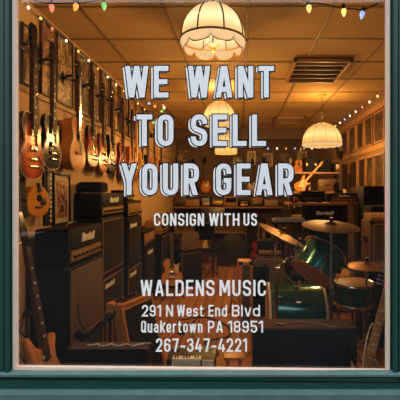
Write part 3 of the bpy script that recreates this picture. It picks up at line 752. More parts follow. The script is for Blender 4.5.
for i, (px, kind, fin, z, s, nk, d_) in enumerate(GL):
    D = -GX * 400 / (240 - px)
    g_ = guitar(kind, fin, d_ + ' ' + place_txt[i], (GX, D, z), (0, 0, R(90)), s, 'guitars hung along the left wall', full=i < 7, neckm=nk, guard={0: 'red', 1: 'blackg', 3: 'red', 4: 'burst3', 6: 'red'}.get(i, 'white_g'))
    g_.scale.x = s * .9
    nz = z + {'lp': .84, 'st': .86, 'ac': .86}[kind] * s + .012
    t = thing('guitar_hanger', 'black hanger of the ' + d_.replace(' with chrome pickups', '').replace(' with pale pickguard', '').replace(' with pale reflections', '').replace(' with dark pickguard', '') + ', ' + ('%s on the left wall' % ['first', 'second', 'third', 'fourth', 'fifth', 'sixth', 'seventh', 'eighth', 'ninth', 'tenth', 'eleventh', 'twelfth', 'thirteenth', 'last'][i]), 'guitar hanger', (XL, D, nz), (0, 0, 0), 'wall hangers under the guitar headstocks')
    MB().box(0, .014, -.035, .035, -.05, .05, .004).build('wall_plate', 'black2', t)
    MB().cyl((.01, 0, 0), (.10 - .04, 0, 0), .012).tube([(.125, -.066, .022), (.125, -.068, .002), (.07, -.060, -.004), (.055, 0, -.004), (.07, .060, -.004), (.125, .068, .002), (.125, .066, .022)], .012).build('yoke', 'black2', t)

# posters above the rail, left wall (framed, facing the room)
PAL = [[(.05, .03, .02), (.30, .16, .07), (.10, .05, .03), (.45, .30, .16), (.06, .08, .08), (.5, .2, .06)],
       [(.03, .02, .02), (.16, .07, .03), (.40, .22, .09), (.07, .09, .11), (.28, .06, .03), (.55, .4, .2)],
       [(.10, .05, .02), (.04, .03, .03), (.33, .2, .1), (.5, .36, .2), (.12, .03, .02), (.25, .16, .1)],
       [(.02, .02, .03), (.08, .06, .06), (.22, .10, .05), (.03, .03, .04), (.42, .26, .12), (.15, .05, .03)]]
ART = [poster_mat('printed_art_%d' % i, PAL[i % 4], 9 + 3 * (i % 3), i * 3.1) for i in range(8)]
def lwall_pic(pa, pb, z0, z1, label, **k):
    ya, yb = -XL * 400 / (240 - pa), -XL * 400 / (240 - pb)
    return picture(label, (XL + .001, (ya + yb) / 2, z0), H90, yb - ya, z1 - z0, **k)
LPOS = [(19, 31, 'nearest the window'), (39, 53.5, 'second from the window'), (54.5, 71, 'third from the window'), (74.5, 88, 'between the acoustic and the dark red guitar'), (90, 98.5, 'fifth from the window'),
        (100, 107.5, 'sixth from the window'), (109.5, 117, 'seventh from the window'), (119, 125.5, 'eighth from the window'), (127.5, 133, 'ninth, just above the letter T'), (135, 140, 'tenth, near the back of the wall'), (142, 147, 'last, farthest along the left wall')]
for i, (a, b, s) in enumerate(LPOS):
    lwall_pic(a, b, 2.24, 2.815 if i else 2.66, 'dark framed music poster above the left rail, ' + s, art=ART[i % 8], frame='woodd' if i % 2 else 'black2', mat_w=.0 if i % 3 else .012, group='framed posters above the left rail')
# lower left wall
lwall_pic(51.5, 68.5, 1.235, 1.665, 'framed red and dark picture with white mat, hung low under the guitars', art=poster_mat('red_print', [(.03, .02, .02), (.30, .03, .02), (.5, .3, .2), (.12, .03, .02), (.55, .45, .3)], 26, 2.), frame='black2', mat_w=.04, border=.022, name='framed_picture', cat='picture')
t = thing('narrow_sign', 'narrow black vertical strip with a row of small white marks, beside the framed picture', 'sign', (XL + .001, 3.12, 1.25), (0, 0, H90))
MB().box(-.05, .05, -.012, 0, 0, .42, .002).build('panel', 'black2', t)
mb = MB()
for k in range(11):
    z = .025 + k * .036; mb.box(-.012, .012, -.015, -.011, z, z + .022) if k % 2 else mb.prism([(-.013, z), (.013, z), (.004, z + .022), (-.006, z + .022)], -.015, -.011)
mb.build('mark', 'white', t)
# mandolin and friends low on the wall
D = 2.79
t = thing('mandolin', 'small round amber mandolin hung on the left wall under the sunburst guitar', 'mandolin', (XL + .06, D, 1.335), (0, R(0), R(80)))
MB().prism(spline([(0, 0), (.075, .012), (.118, .06), (.122, .12), (.09, .175), (.045, .21), (-.045, .21), (-.09, .175), (-.122, .12), (-.118, .06), (-.075, .012)], 4), -.03, .03, .006).build('body', 'amber', t)
MB().cyl((.005, -.033, .13), (.005, -.027, .13), .026).build('sound_hole', 'matte', t)
MB().box(-.035, .035, -.040, -.030, .062, .074, .002).build('bridge', 'rose', t)
MB().box(.02, .075, -.036, -.030, .08, .13, .004).build('pickguard', 'black2', t)
nk = MB().box(-.015, .015, -.045, -.02, .17, .235, .003).build('neck', 'rose', t)
t = thing('fiddle_case', 'slim black case hanging at the far left beside the amber mandolin', 'case', (XL + .04, 2.615, 1.33), (0, 0, H90))
MB().prism(spline([(0, 0), (.045, .006), (.055, .05), (.048, .14), (.034, .2), (.03, .26), (-.03, .26), (-.034, .2), (-.048, .14), (-.055, .05), (-.045, .006)], 3), -.035, .039, .006).build('shell', 'black', t)
MB().tube([(-.02, -.036, .12), (-.015, -.052, .13), (.015, -.052, .13), (.02, -.036, .12)], .005).build('handle', 'black2', t)
t = thing('guitar_strap', 'black strap with a round pouch hanging between the mandolin and the narrow sign', 'strap', (XL + .05, 2.95, 1.255), (0, 0, R(84)))
MB().prism([(-.012, .0), (.018, .0), (.030, .10), (.012, .22), (.004, .40), (-.022, .40), (-.020, .22), (-.008, .10)], -.008, .012, .003).build('strap', 'black', t)
MB().ball((.0, -.012, .20), .048, (1, .45, 1.15), 14).build('pouch', 'black2', t)
MB().box(-.012, .012, .012, .05, .385, .40, .003).build('hook', 'darkm', t)

# ------------------------------------------------------------------ amplifier stacks along the left wall (fronts face the aisle)
def lcab(D0, D1, xr, z0, z1, label, d=.25, **k): return cabinet(label, (xr - d / 2, (D0 + D1) / 2, z0), H90, D1 - D0, d, z1 - z0, **k)
def lhead(D0, D1, xr, z0, z1, label, d=.24, **k): return amp_head(label, (xr - d / 2, (D0 + D1) / 2, z0), H90, D1 - D0, d, z1 - z0, **k)
G1 = 'amplifier stacks along the left wall'
lcab(2.78, 3.44, -1.185, 0, .395, 'black bass cabinet on the floor, bottom of the nearest left stack', grille='grilled', frame='black2', vinyl='black')
lcab(2.77, 3.45, -1.185, .397, .975, 'black cabinet with brown grille under the nearest lettered amplifier head', d=.295, grille='grille', frame='gold')
lhead(2.78, 3.44, -1.19, .977, 1.245, 'large black amplifier head with white script badge, top of the nearest left stack', badge='Marshall', panel='gold')
lcab(3.56, 4.24, -1.235, 0, .735, 'black speaker cabinet with script badge, bottom of the second left stack', grille='grilled', badge='Marshall', frame='gold', badge_x=-.14)
lcab(3.56, 4.24, -1.235, .737, 1.275, 'tall dark speaker cabinet with pale piping, middle of the second left stack', grille='grilled', frame='gold')
lhead(3.56, 4.24, -1.235, 1.277, 1.50, 'black amplifier head with gold panel and script badge, top of the second left stack', badge='Marshall', handle=False)
lcab(4.35, 4.97, -1.225, 0, .675, 'black cabinet with script badge low in the third left stack', grille='grilled', badge='Marshall', badge_x=-.12, frame='gold')
lcab(4.35, 4.97, -1.225, .677, 1.225, 'black cabinet with small script badge, middle of the third left stack', grille='grilled', badge='Marshall', frame='darkm', badge_x=-.1)
lhead(4.35, 4.97, -1.225, 1.227, 1.41, 'low amplifier head with amber panel, top of the third left stack', handle=False, panel='gold', front='gold')
lcab(5.07, 5.72, -1.22, 0, .80, 'black cabinet with script badge, lower part of the fourth left stack', grille='grilled', badge='Marshall', frame='darkm')
lhead(5.07, 5.72, -1.22, .802, 1.0, 'amplifier head with brown panel on the fourth left stack', panel='gold', front='shelfw')
lcab(5.84, 6.5, -1.15, 0, .88, 'dark speaker cabinet of the fifth left stack, near the shiny yellow guitar', grille='grilled', frame='gold')
lhead(5.84, 6.5, -1.15, .882, 1.1, 'wooden cased amplifier head on the fifth left stack', panel='gold', vinyl='shelfw')
lcab(6.62, 7.3, -1.15, 0, .9, 'brown covered cabinet of the sixth left stack', grille='grille', vinyl='woodd')
lhead(6.62, 7.3, -1.15, .902, 1.13, 'black amplifier head on the brown cabinet of the sixth stack', panel='gold')
# dark cases on top of the heads
t = thing('amplifier_case', 'black padded case standing on the second left amplifier head', 'case', (-1.36, 3.70, 1.502))
MB().box(-.115, .115, -.10, .10, 0, .10, .035).build('shell', 'matte', t); MB().tube([(-.04, -.1, .05), (-.03, -.122, .055), (.03, -.122, .055), (.04, -.1, .05)], .006).build('handle', 'black2', t)
t = thing('effects_unit', 'small black box with amber face on the third left amplifier head', 'effects unit', (-1.35, 4.6, 1.412), (0, 0, H90))
MB().box(-.14, .14, -.09, .09, 0, .12, .006).build('body', 'black', t); MB().box(-.12, .12, -.094, -.089, .02, .10).build('face', 'shelfw', t)
for k in range(4): MB().cyl((-.09 + .06 * k, -.094, .06), (-.09 + .06 * k, -.11, .06), .012).build('knob', 'black2', t)

# ------------------------------------------------------------------ things at the window, left
guitar('bass', 'basswood', 'natural wood bass guitar with dark neck leaning in the left corner of the window', (W(50.5, 0, 2.53).x, 2.53, .17), Euler((R(-9.5), R(-2), R(84))), 1.02, None, True, 'rose', guard='basswood')
t = thing('microphone_stand', 'black boom microphone stand in front of the brown grille', 'microphone stand', (W(110, 0, 2.86).x, 2.86, 0))
px = lambda a, b, d=2.86: W(a, b, d) - Vector((W(110, 0, 2.86).x, 2.86, 0))
MB().cyl((0, 0, .02), (0, 0, px(110, 316).z), .011).build('pole', 'black2', t)
MB().cyl(px(116, 312, 2.86), px(66, 353, 2.72), .010).build('boom', 'black2', t)
MB().ball(px(110, 316), .026, (1, 1, 1.3)).cyl(px(110, 316) - Vector((.04, 0, 0)), px(110, 316) + Vector((.04, 0, 0)), .007).build('clutch', 'black2', t)
for k in range(3):
    a = R(100 + 120 * k); MB().cyl((0, 0, .17), (math.cos(a) * .13, math.sin(a) * .10, .01), .008).build('leg', 'black2', t)
mb = MB(); mb.tube(spline([tuple(px(78, 303, 2.76)), tuple(px(80, 322, 2.74)), tuple(px(90, 334, 2.74)), tuple(px(99, 330, 2.8)), tuple(px(110, 318, 2.86))], 5, False), .005); mb.build('cable', 'black2', t)
MB().ball(px(79, 335, 2.755), .034, (.8, .8, 1.)).build('microphone_head', 'matte', t); MB().cyl(px(79, 335, 2.755), px(90, 334, 2.78), .013, .010).build('microphone_body', 'black2', t)

t = thing('cable_stand', 'chrome and black stand with looped cable in the lower left corner of the window', 'stand', (W(27, 0, 2.62).x, 2.64, 0))
MB().cyl((0, 0, .02), (0, 0, .72), .009).build('pole', 'chrome', t); MB().cyl((-.03, 0, .70), (.05, -.02, .80), .012).ball((0, 0, .70), .022).build('clutch', 'black2', t)
for k in range(3):
    a = R(90 + 120 * k); MB().cyl((0, 0, .2), (math.cos(a) * .10, math.sin(a) * .10, .008), .007).build('leg', 'chrome', t)
MB().tube(spline([(-.02, -.02, .70), (-.05, -.03, .62), (.03, -.04, .55), (.06, -.03, .66), (.0, -.03, .72), (-.05, -.04, .5), (.02, -.05, .35), (0, -.05, .1)], 5, False), .005).build('cable', 'black2', t)
def flat_amp(label, xa, xb, D0, D1, h, vinyl, top, feet=True, name='amplifier'):
    w = xb - xa; d = D1 - D0
    t = thing(name, label, 'amplifier', ((xa + xb) / 2, (D0 + D1) / 2, 0))
    MB().box(-w / 2, w / 2, -d / 2, d / 2, .015, h, .008).build('body', vinyl, t)
    MB().box(-w / 2 + .008, w / 2 - .008, -d / 2 + .008, d / 2 - .008, h - .002, h + .003, .001).build('top_cover', top, t)
    MB().box(-w / 2 + .03, w / 2 - .03, -d / 2 - .005, -d / 2 + .002, .05, h - .035, .002).build('front_cloth', vinyl, t)
    for sx in (-1, 1):
        for sy in (-1, 1): MB().cyl((sx * (w / 2 - .05), sy * (d / 2 - .04), 0), (sx * (w / 2 - .05), sy * (d / 2 - .04), .02), .018).build('rubber_foot', 'black2', t)
        MB().box(min(sx * w / 2, sx * (w / 2 - .03)) - .002, max(sx * w / 2, sx * (w / 2 - .03)) + .002, -d / 2 - .003, -d / 2 + .03, h - .03, h + .0035, .004).build('corner_guard', 'black2', t)
    return t
flat_amp('low black amplifier with carpeted top along the lower left edge of the window', -1.118, -.589, 2.565, 2.70, .495, 'black', 'brownv')
flat_amp('wide blue black amplifier with brown carpeted top in front of the drums', .085, .762, 2.60, 2.81, .615, 'bluebox', 'brownv')
t = thing('instrument_cable', 'white coiled cable end lying on the low black amplifier at left', 'cable', (-1.02, 2.62, .500))
P = [(0.02, 0, .004)] + [(.05 + .03 * k + .006 * math.sin(k * 2.3), .018 * math.sin(k * 1.9), .005) for k in range(12)]
MB().tube(spline(P, 4, False), .0042).build('lead', 'white', t)
MB().cyl((.38, .02, .008), (.43, .018, .008), .008).build('plug', 'chrome', t)
t = thing('instrument_cable', 'pale cable lying on the brown carpeted amplifier top at right', 'cable', (W(283, 0, 2.68).x, 2.67, .620))
MB().tube(spline([(0, 0, .004), (.06, .04, .004), (.14, .05, .004), (.22, .03, .004), (.30, -.03, .004), (.35, -.05, .004)], 5, False), .004).build('lead', 'kgrey', t)
MB().cyl((-.05, -.01, .008), (0, 0, .008), .009).build('plug', 'chrome', t)

# wooden wedge cabinet, left of the aisle
t = thing('wedge_cabinet', 'orange wooden wedge shaped monitor cabinet with dark grille left of the aisle', 'speaker cabinet', (-.833, 2.95, 0), (0, 0, R(68)))
# local: x along the grille, +y into the cabinet
w, h, db, dt = .40, .665, .29, .165
mx_ = Matrix(((0, 1, 0, 0), (1, 0, 0, 0), (0, 0, 1, 0), (0, 0, 0, 1)))
MB().prism([(-.09, 0), (db - .09, 0), (db - .09, h), (.06, h)], 0, w, .006, mx_).build('body', 'wood', t)
sl = math.atan2(.15, h)
mt = Matrix.Translation((0, -.09, 0)) @ Matrix.Rotation(-sl, 4, 'X')
MB().box(.025, w - .025, -.006, .004, .03, h * 1.0 - .03, .002, mt).build('grille', 'grilled', t)
mb = MB(); mb.box(0, .018, -.010, .004, .0, h * 1.02, .002, mt); mb.box(w - .018, w, -.010, .004, .0, h * 1.02, .002, mt); mb.box(.0, w, -.010, .004, h - .0, h * 1.02, .002, mt); mb.build('edge_trim', 'amber', t)
MB().box(.06, w - .05, .085, .165, h, h + .012, .003).build('control_plate', 'black2', t)
for k in range(5): MB().cyl((.09 + .055 * k, .125, h + .012), (.09 + .055 * k, .125, h + .028), .012).build('knob', 'black2', t)
t2 = thing('cable', 'thin black cable hanging down the side of the orange wedge cabinet', 'cable', (-.905, 2.905, .0))
MB().tube(spline([(.02, .05, .70), (.0, .035, .69), (-.015, .01, .62), (0.0, .0, .45), (.01, -.01, .28), (0, 0, .06), (0, 0, .006)], 5, False), .004).build('lead', 'black2', t2)

# synthesizer in the window centre
cx = W(191, 0, 2.50).x
t = thing('equipment_crate', 'low black crate under the small synthesizer, below the glass edge', 'crate', (cx, 2.56, 0))
MB().box(-.15, .15, -.09, .09, 0, .412, .006).build('body', 'black', t); MB().box(-.05, .05, -.095, -.088, .25, .28, .003).build('handle', 'darkm', t)
t = thing('synthesizer', 'small black synthesizer with white keys and panel at the bottom centre of the window', 'synthesizer', (cx, 2.55, .414))
MB().box(-.15, .15, -.075, .075, 0, .052, .005).build('body', 'black2', t)
MB().prism([(-.075, .048), (.075, .048), (.075, .075), (.03, .075)], -.15, .15, .002, mx_).build('control_panel', 'black2', t)
for k in range(9): MB().cyl((-.12 + k * .03, .045, .075), (-.12 + k * .03, .045, .090), .008, .006).build('knob', 'white', t)
for k in range(10): MB().box(-.115 + k * .0178, -.099 + k * .0178, -.079, -.005, .018, .060, .001).build('white_key', 'letterw', t)
for k in (0, 1, 3, 4, 5, 7, 8): MB().box(-.103 + k * .0178, -.093 + k * .0178, -.060, -.005, .060, .068, .001).build('black_key', 'black2', t)
MB().box(.072, .145, -.079, -.074, .006, .050).build('side_panel', 'letter', t)
t = thing('wooden_stool', 'small orange wooden stool just right of the synthesizer', 'stool', (W(233, 0, 2.62).x, 2.66, 0))
MB().box(-.06, .07, -.05, .05, .405, .425, .004).build('seat', 'wood', t)
for sx in (-1, 1):
    for sy in (-1, 1): MB().cyl((sx * .05 + .005, sy * .038, .0), (sx * .04 + .005, sy * .032, .407), .010).build('leg', 'wood', t)
t = guitar('st', 'blackg', 'black electric guitar leaning at the right edge, its amber neck rising to the frame', (W(351, 0, 2.5).x, 2.49, .03), Euler((R(-4), R(13.5), R(-20))), 1.03, None, True, 'maple', guard='white_g')
t = thing('cable', 'white cable looped beside the leaning guitar at the right corner', 'cable', (W(369, 0, 2.47).x, 2.462, .0))
MB().tube(spline([(.02, 0, .70), (-.0, 0, .66), (-.025, 0, .56), (-.04, 0, .42), (-.03, 0, .2), (0, 0, .004)], 5, False), .005).build('lead', 'white', t)

# ------------------------------------------------------------------ drum kit
tomc = W(318.5, 262, 3.35)
ax = Vector((.52, .36, .74)).normalized()
q = ax.to_track_quat('Z', 'Y').to_euler()
o = tomc - ax * .125
drum('tom_drum', 'large metallic green tom drum tilted over the bass drum', 'drum', o, q, .182, .25, 'teald', lugs=6)
# bass drum on its side
kc = W(295, 0, 4.0); kr = .285
drum('bass_drum', 'teal bass drum lying low behind the wide amplifier', 'drum', (kc.x - .27, 4.0, kr + .012), Euler((0, R(90), 0)), kr, .54, 'teald', lugs=10, hoopm='white', hr=.013)
sn = W(352.5, 0, 3.35)
drum('floor_tom', 'dark green floor tom under the right hand cymbal', 'drum', (sn.x, 3.35, .585), (R(2), 0, 0), .165, .17, 'greend', lugs=8)
t = thing('drum_stand', 'chrome basket stand carrying the dark green floor tom', 'drum stand', (sn.x, 3.35, 0))
MB().cyl((0, 0, .1), (0, 0, .50), .014).build('pole', 'chrome', t)
for k in range(3):
    a = R(90 + 120 * k); MB().cyl((0, 0, .3), (.26 * math.cos(a), .26 * math.sin(a), .01), .009).build('leg', 'chrome', t)
    MB().tube([(0, 0, .50), (.17 * math.cos(a), .17 * math.sin(a), .56), (.185 * math.cos(a), .185 * math.sin(a), .60)], .008).build('arm', 'chrome', t)
# small tan drum between the toms
dd = W(343, 277, 3.6)
drum('small_drum', 'small drum with orange head between the green tom and the floor tom', 'drum', (dd.x, 3.72, dd.z - .10), Euler((R(20), R(-10), 0)), .10, .12, 'greend', lugs=6)
def bar(name, label, cat, segs, base, legs=True):
    t = thing(name, label, cat, base); b = Vector(base)
    for nm, p0, p1, r in segs: MB().cyl(Vector(p0) - b, Vector(p1) - b, r).build(nm, 'chrome', t)
    if legs:
        for k in range(3):
            a = R(80 + 120 * k); MB().cyl((0, 0, .3), (.2 * math.cos(a), .2 * math.sin(a), .01), .008).build('leg', 'chrome', t)
    return t
bar('tom_stand', 'chrome stand holding the small orange headed drum', 'drum stand', [('pole', (dd.x, 3.76, .1), (dd.x, 3.76, dd.z - .10), .012)], (dd.x, 3.76, 0))
# tom arm with clamps, between cymbal and tom
c0 = W(290, 256, 3.45); c1 = W(277, 268, 3.45); fb_ = (c1.x, 3.45, 0)
t = bar('tom_stand', 'chrome stand with clamps carrying the large green tom', 'drum stand', [('pole', (c1.x, 3.45, .08), (c1.x, 3.45, c1.z + .02), .013), ('arm', c1, c0, .011), ('arm', c0, W(304, 262, 3.36), .010), ('strut', c1, W(292, 281, 3.5), .009)], fb_)
for p in (c0, c1, W(283, 262, 3.45), W(296, 250, 3.42), W(293, 262, 3.42)):
    MB().ball(p - Vector(fb_), .026, (1, 1, .9), 10).cyl(p - Vector(fb_) - Vector((0, .04, 0)), p - Vector(fb_) + Vector((.02, -.035, .01)), .010).build('clamp', 'chrome', t)
for p in (W(297, 246, 3.4), W(303, 243, 3.4)):
    MB().cyl(p - Vector(fb_), p - Vector(fb_) + Vector((.0, -.03, .02)), .016).build('wing_bolt', 'chrome', t)
# cymbals
CY = [('dark bronze crash cymbal, widest, in front of the lettered cabinet', W(331, 223.5, 3.12), (.04, -.15, 1), .225),
      ('golden cymbal at the right edge above the floor tom', W(367, 263.5, 3.2), (.0, -.05, 1), .168),
      ('steeply tilted golden cymbal left of the green tom', W(282, 232.5, 3.55), (.50, -.10, 1), .215)]
for l, p, n, r in CY:
    cymbal(l, p, Vector(n).normalized(), r, m='brassd' if 'crash' in l else 'brass')
n0 = Vector(CY[0][2]).normalized()
cymbal_stand('tall chrome stand under the wide crash cymbal', CY[0][1], (CY[0][1].x, 3.12, 0), n0)
cymbal_stand('chrome stand rising through the golden right hand cymbal', CY[1][1], (CY[1][1].x, 3.25, 0), Vector(CY[1][2]).normalized())
cymbal_stand('chrome tripod stand under the steeply tilted cymbal', CY[2][1], (CY[2][1].x - .05, 3.62, 0), Vector(CY[2][2]).normalized(), boom=1.02)
t = thing('drum_throne', 'round black drum stool behind the green tom', 'stool', (W(305, 0, 4.7).x, 4.72, 0))
MB().lathe([(0, .50), (.16, .50), (.175, .53), (.16, .57), (0, .58)], seg=28).build('seat', 'black', t); MB().cyl((0, 0, .1), (0, 0, .505), .016).build('pole', 'chrome', t)
for k in range(3): a = R(30 + 120 * k); MB().cyl((0, 0, .3), (.22 * math.cos(a), .22 * math.sin(a), .01), .009).build('leg', 'chrome', t)
# ------------------------------------------------------------------ right hand side, behind the drums
def shelf_unit(label, xa, xb, D0, D1, levels, m='shelfw', post='woodd', name='shelf', thick=.028):
    w, d = xb - xa, D1 - D0
    t = thing(name, label, 'shelf', ((xa + xb) / 2, (D0 + D1) / 2, 0))
    for z in levels: MB().box(-w / 2, w / 2, -d / 2, d / 2, z - thick, z, .003).build('shelf_board', m, t)
    for sx in (-1, 1):
        for sy in (-1, 1): MB().box(sx * (w / 2 - .02) - .018, sx * (w / 2 - .02) + .018, sy * (d / 2 - .02) - .018, sy * (d / 2 - .02) + .018, 0, max(levels) - thick).build('post', post, t)
    return t
# bench with the lettered cabinet under it
zb = W(0, 203, 5.0).z
shelf_unit('long bench with pale wooden top above the lettered cabinet, back right', W(289, 0, 5).x, W(358, 0, 5).x, 5.0, 5.5, [zb], name='bench')
cabinet('big black speaker cabinet with white script badge under the bench, behind the crash cymbal', (W(326, 0, 5.02).x, 5.22, .70), 0, .50, .38, .638, grille='matte', badge='Marshall', frame='darkm', badge_x=-.02)
cabinet('plain black cabinet on the floor below the script badged one', (W(326, 0, 5.02).x, 5.22, 0), 0, .54, .38, .697, grille='matte', frame='darkm')
amp_head('long amplifier head with pale lettering on the bench', (W(343, 0, 5.1).x, 5.2, zb), 0, .36, .26, .125, badge='TheTwin', panel='gold', knobs=6, front='woodd', handle=False)
amp_head('low black rack amplifier on the bench, left of the lettered head', (W(313, 0, 5.1).x, 5.2, zb), 0, .30, .26, .15, panel='darkm', knobs=5, handle=False)
amp_head('small amplifier with brown face at the left end of the bench', (W(295.5, 0, 5.1).x, 5.2, zb), 0, .13, .22, .11, panel='gold', knobs=2, front='shelfw', handle=False)
# second rack farther back
zr = [W(0, 238, 6.3).z, W(0, 215, 6.3).z, W(0, 191.5, 6.3).z, W(0, 172, 6.3).z]
shelf_unit('open wooden rack with dark cases behind the bench', W(288, 0, 6.3).x, W(343, 0, 6.3).x, 6.3, 6.75, zr, name='storage_rack')
def case(label, cx_, D, z, w, h, d=.28, m='black', latch=True, name='equipment_case', group=None, rz=0):
    t = thing(name, label, 'case', (cx_, D, z + .002), (0, 0, rz), group)
    MB().box(-w / 2, w / 2, -d / 2, d / 2, 0, h, min(.03, h * .2)).build('shell', m, t)
    MB().tube([(-.05, -d / 2 + .002, h * .5), (-.045, -d / 2 - .02, h * .52), (.045, -d / 2 - .02, h * .52), (.05, -d / 2 + .002, h * .5)], .006).build('handle', 'darkm', t)
    if latch:
        for s in (-1, 1): MB().box(s * w * .32 - .012, s * w * .32 + .012, -d / 2 - .005, -d / 2 + .003, h * .42, h * .60, .002).build('latch', 'gold', t)
    return t
case('rounded black case on the top board of the rack, left one', W(311, 0, 6.4).x, 6.5, zr[3], .22, .24, m='black')
case('rounded black case on the top board of the rack, right one', W(325, 0, 6.4).x, 6.5, zr[3], .20, .21, m='matte', latch=False)
case('brown suitcase shaped case on the middle board of the rack', W(327, 0, 6.4).x, 6.5, zr[2], .30, .20, m='woodd')
case('dark case on the lower board of the rack beside the bench', W(299, 0, 6.4).x, 6.5, zr[1], .26, .26, m='black')
case('wide black case on the lower board of the rack, right of the dark one', W(322, 0, 6.4).x, 6.5, zr[1], .36, .24, m='matte')
case('low dark case on the bottom board of the rack', W(312, 0, 6.4).x, 6.5, zr[0], .5, .2, m='black', latch=False)
guitar('st', 'amber', 'amber guitar lying diagonally across the middle board of the rack', (W(297, 0, 6.3).x, 6.325, zr[2] + .01), Euler((R(-4), R(42), 0)), .60, full=False, neckm='maple')
guitar('ac', 'natural', 'small orange guitar standing on the top board at the left of the rack', (W(299, 0, 6.4).x, 6.55, zr[3] + .002), Euler((R(-6), R(8), 0)), .42, full=False)
guitar('lp', 'blackg', 'black guitar hung in front of the right end of the storage rack', (W(341, 0, 6.2).x, 6.24, 1.30), (0, 0, 0), .85, full=False)
PD = [(291, zr[2], 'amber', .09, .10), (309, zr[2], 'black', .10, .14), (292, zr[1], 'brown', .12, .16), (338, zr[2], 'dark', .10, .22), (338, zr[1], 'orange', .12, .20), (290, zr[3], 'dark brown', .10, .26), (337, zr[3], 'tan', .12, .16)]
for x_, z_, n_, w_, h_ in PD:
    amp_head(n_ + ' practice amplifier on the storage rack, ' + {zr[2]: 'middle', zr[1]: 'lower', zr[3]: 'top'}[z_] + (' board, left end' if x_ < 300 else ' board, middle' if x_ < 320 else ' board, right end'), (W(x_, 0, 6.45).x, 6.5, z_), 0, w_, .2, h_, name='practice_amplifier', panel='gold', knobs=2, handle=False, front={'amber': 'gold', 'orange': 'wood', 'tan': 'paper'}.get(n_, 'woodd'), vinyl={'orange': 'wood', 'brown': 'woodd'}.get(n_, 'black'), group=None)
# keyboard on X stand
kz = W(0, 222, 4.45).z
t = thing('keyboard', 'grey digital keyboard on a stand, above the tilted cymbal', 'keyboard', (W(289, 0, 4.4).x, 4.5, kz), (R(0), 0, R(3)))
MB().box(-.17, .17, -.10, .10, 0, .035, .006).build('body', 'kgrey', t)
for k in range(14): MB().box(-.155 + k * .0222, -.1345 + k * .0222, -.10, -.01, .035, .045, .001).build('white_key', 'kgrey', t)
MB().prism([(.02, .030), (.095, .030), (.095, .14), (.075, .14)], -.06, .03, .002, mx_).build('music_rest', 'blueg', t)
t = thing('keyboard_stand', 'black crossed legs stand under the grey keyboard', 'stand', (W(289, 0, 4.4).x, 4.5, 0))
MB().box(-.014, .014, -.19, -.17, 0, .01).cyl((-.14, -.05, .0), (.14, -.05, kz - .012), .012).cyl((-.14, .07, .0), (.14, .07, kz - .012), .012).build('leg', 'black2', t)
MB().cyl((.14, -.05, .0), (-.14, -.05, kz - .012), .012).cyl((.14, .07, .0), (-.14, .07, kz - .012), .012).build('leg', 'black2', t)
MB().box(-.16, .16, -.07, -.03, kz - .022, kz - .001).build('support_bar', 'black2', t)
# right column of gear near the frame
xc = 1.40
cabinet('black bass cabinet at the right edge, bottom of the right hand column', (W(383, 0, 3.9).x + .05, 4.05, 0), 0, .46, .34, .80, grille='matte', frame='darkm')
cabinet('brown grille speaker cabinet at the right edge above the golden cymbal', (W(383, 0, 3.9).x + .03, 4.03, .802), 0, .32, .30, W(0, 221, 3.9).z - .802, grille='grille', frame='gold', vinyl='woodd')
zt2 = W(0, 221, 3.9).z + .004
t = thing('mixer', 'small orange lit mixing desk on the brown grille cabinet', 'mixer', (W(382, 0, 3.95).x, 4.0, zt2))
MB().prism([(-.12, 0), (.12, 0), (.12, .07), (-.12, .03)], -.13, .13, .003, mx_).build('body', 'shelfw', t)
for k in range(6):
    MB().cyl((-.10 + .04 * k, .0, .045), (-.10 + .04 * k, 0, .066), .010).build('knob', 'white', t)
case('black soft case lying on the right hand column behind the mixing desk', W(384, 0, 4.4).x, 4.45, 1.0, .34, .36, m='matte', latch=False)
MBt = None
case('tall black flight case under the soft case at the right wall', W(384, 0, 4.4).x, 4.45, 0, .40, 1.0, m='black')
t = thing('loudspeaker', 'tall black loudspeaker standing right of the bench', 'loudspeaker', (W(370.5, 0, 4.95).x, 4.95, .0))
MB().box(-.13, .13, -.14, .14, .0, W(0, 186, 4.9).z, .02).build('body', 'black', t)
for z, r in ((1.05, .095), (1.38, .05), (.7, .095)):
    MB().lathe([(r, .0), (r * .92, .012), (r * .7, .002), (r * .3, .0), (0, .010)], Matrix.Translation((0, -.14, z)) @ Matrix.Rotation(R(90), 4, 'X'), 24).build('cone', 'matte', t)
# tweed amp beside the aisle
cabinet('tall tweed covered amplifier with pale edge, right of the aisle floor', (W(245, 0, 4.5).x, 4.62, 0), R(6), .155, .24, W(0, 262, 4.5).z, grille='grille', vinyl='wood', frame='gold', name='combo_amplifier', cat='amplifier')
cabinet('dark cabinet between the tweed amplifier and the bass drum', (W(258, 0, 4.9).x, 5.0, 0), 0, .26, .3, .60, grille='matte', frame='darkm')

# ------------------------------------------------------------------ right wall
ARTD = [poster_mat('dark_art_%d' % i, [tuple(v * .2 for v in q) for q in PAL[i]], 8, i * 2.3 + 1) for i in range(4)]
def rwall_pic(pa, pb, z0, z1, label, **k):
    yb, ya = XR * 400 / (pa - 240), XR * 400 / (pb - 240)
    return picture(label, (XR - .002, (ya + yb) / 2, z0), -H90, yb - ya, z1 - z0, **k)
RU = [(375.5, 385.5, 'nearest, cut by the window frame'), (366, 373.5, 'second from the window'), (358, 364.5, 'third from the window'), (350, 356.5, 'fourth from the window'), (342.5, 348.5, 'fifth, beside the fringed lamp'), (336, 341, 'farthest, half hidden by the fringed lamp')]
for i, (a, b, s) in enumerate(RU):
    rwall_pic(a, b, 2.17, 2.585, 'dark poster, upper row of the right wall, ' + s, art=ARTD[(i * 3 + 1) % 4], frame='shelfw', border=.02, group='upper framed posters on the right wall')
RLo = [(376, 385.5, 'nearest the window'), (367.5, 375, 'second from the window'), (359.5, 366.5, 'third from the window'), (351, 358, 'fourth from the window'), (343, 349.5, 'fifth from the window'), (336, 341.5, 'sixth, farthest back')]
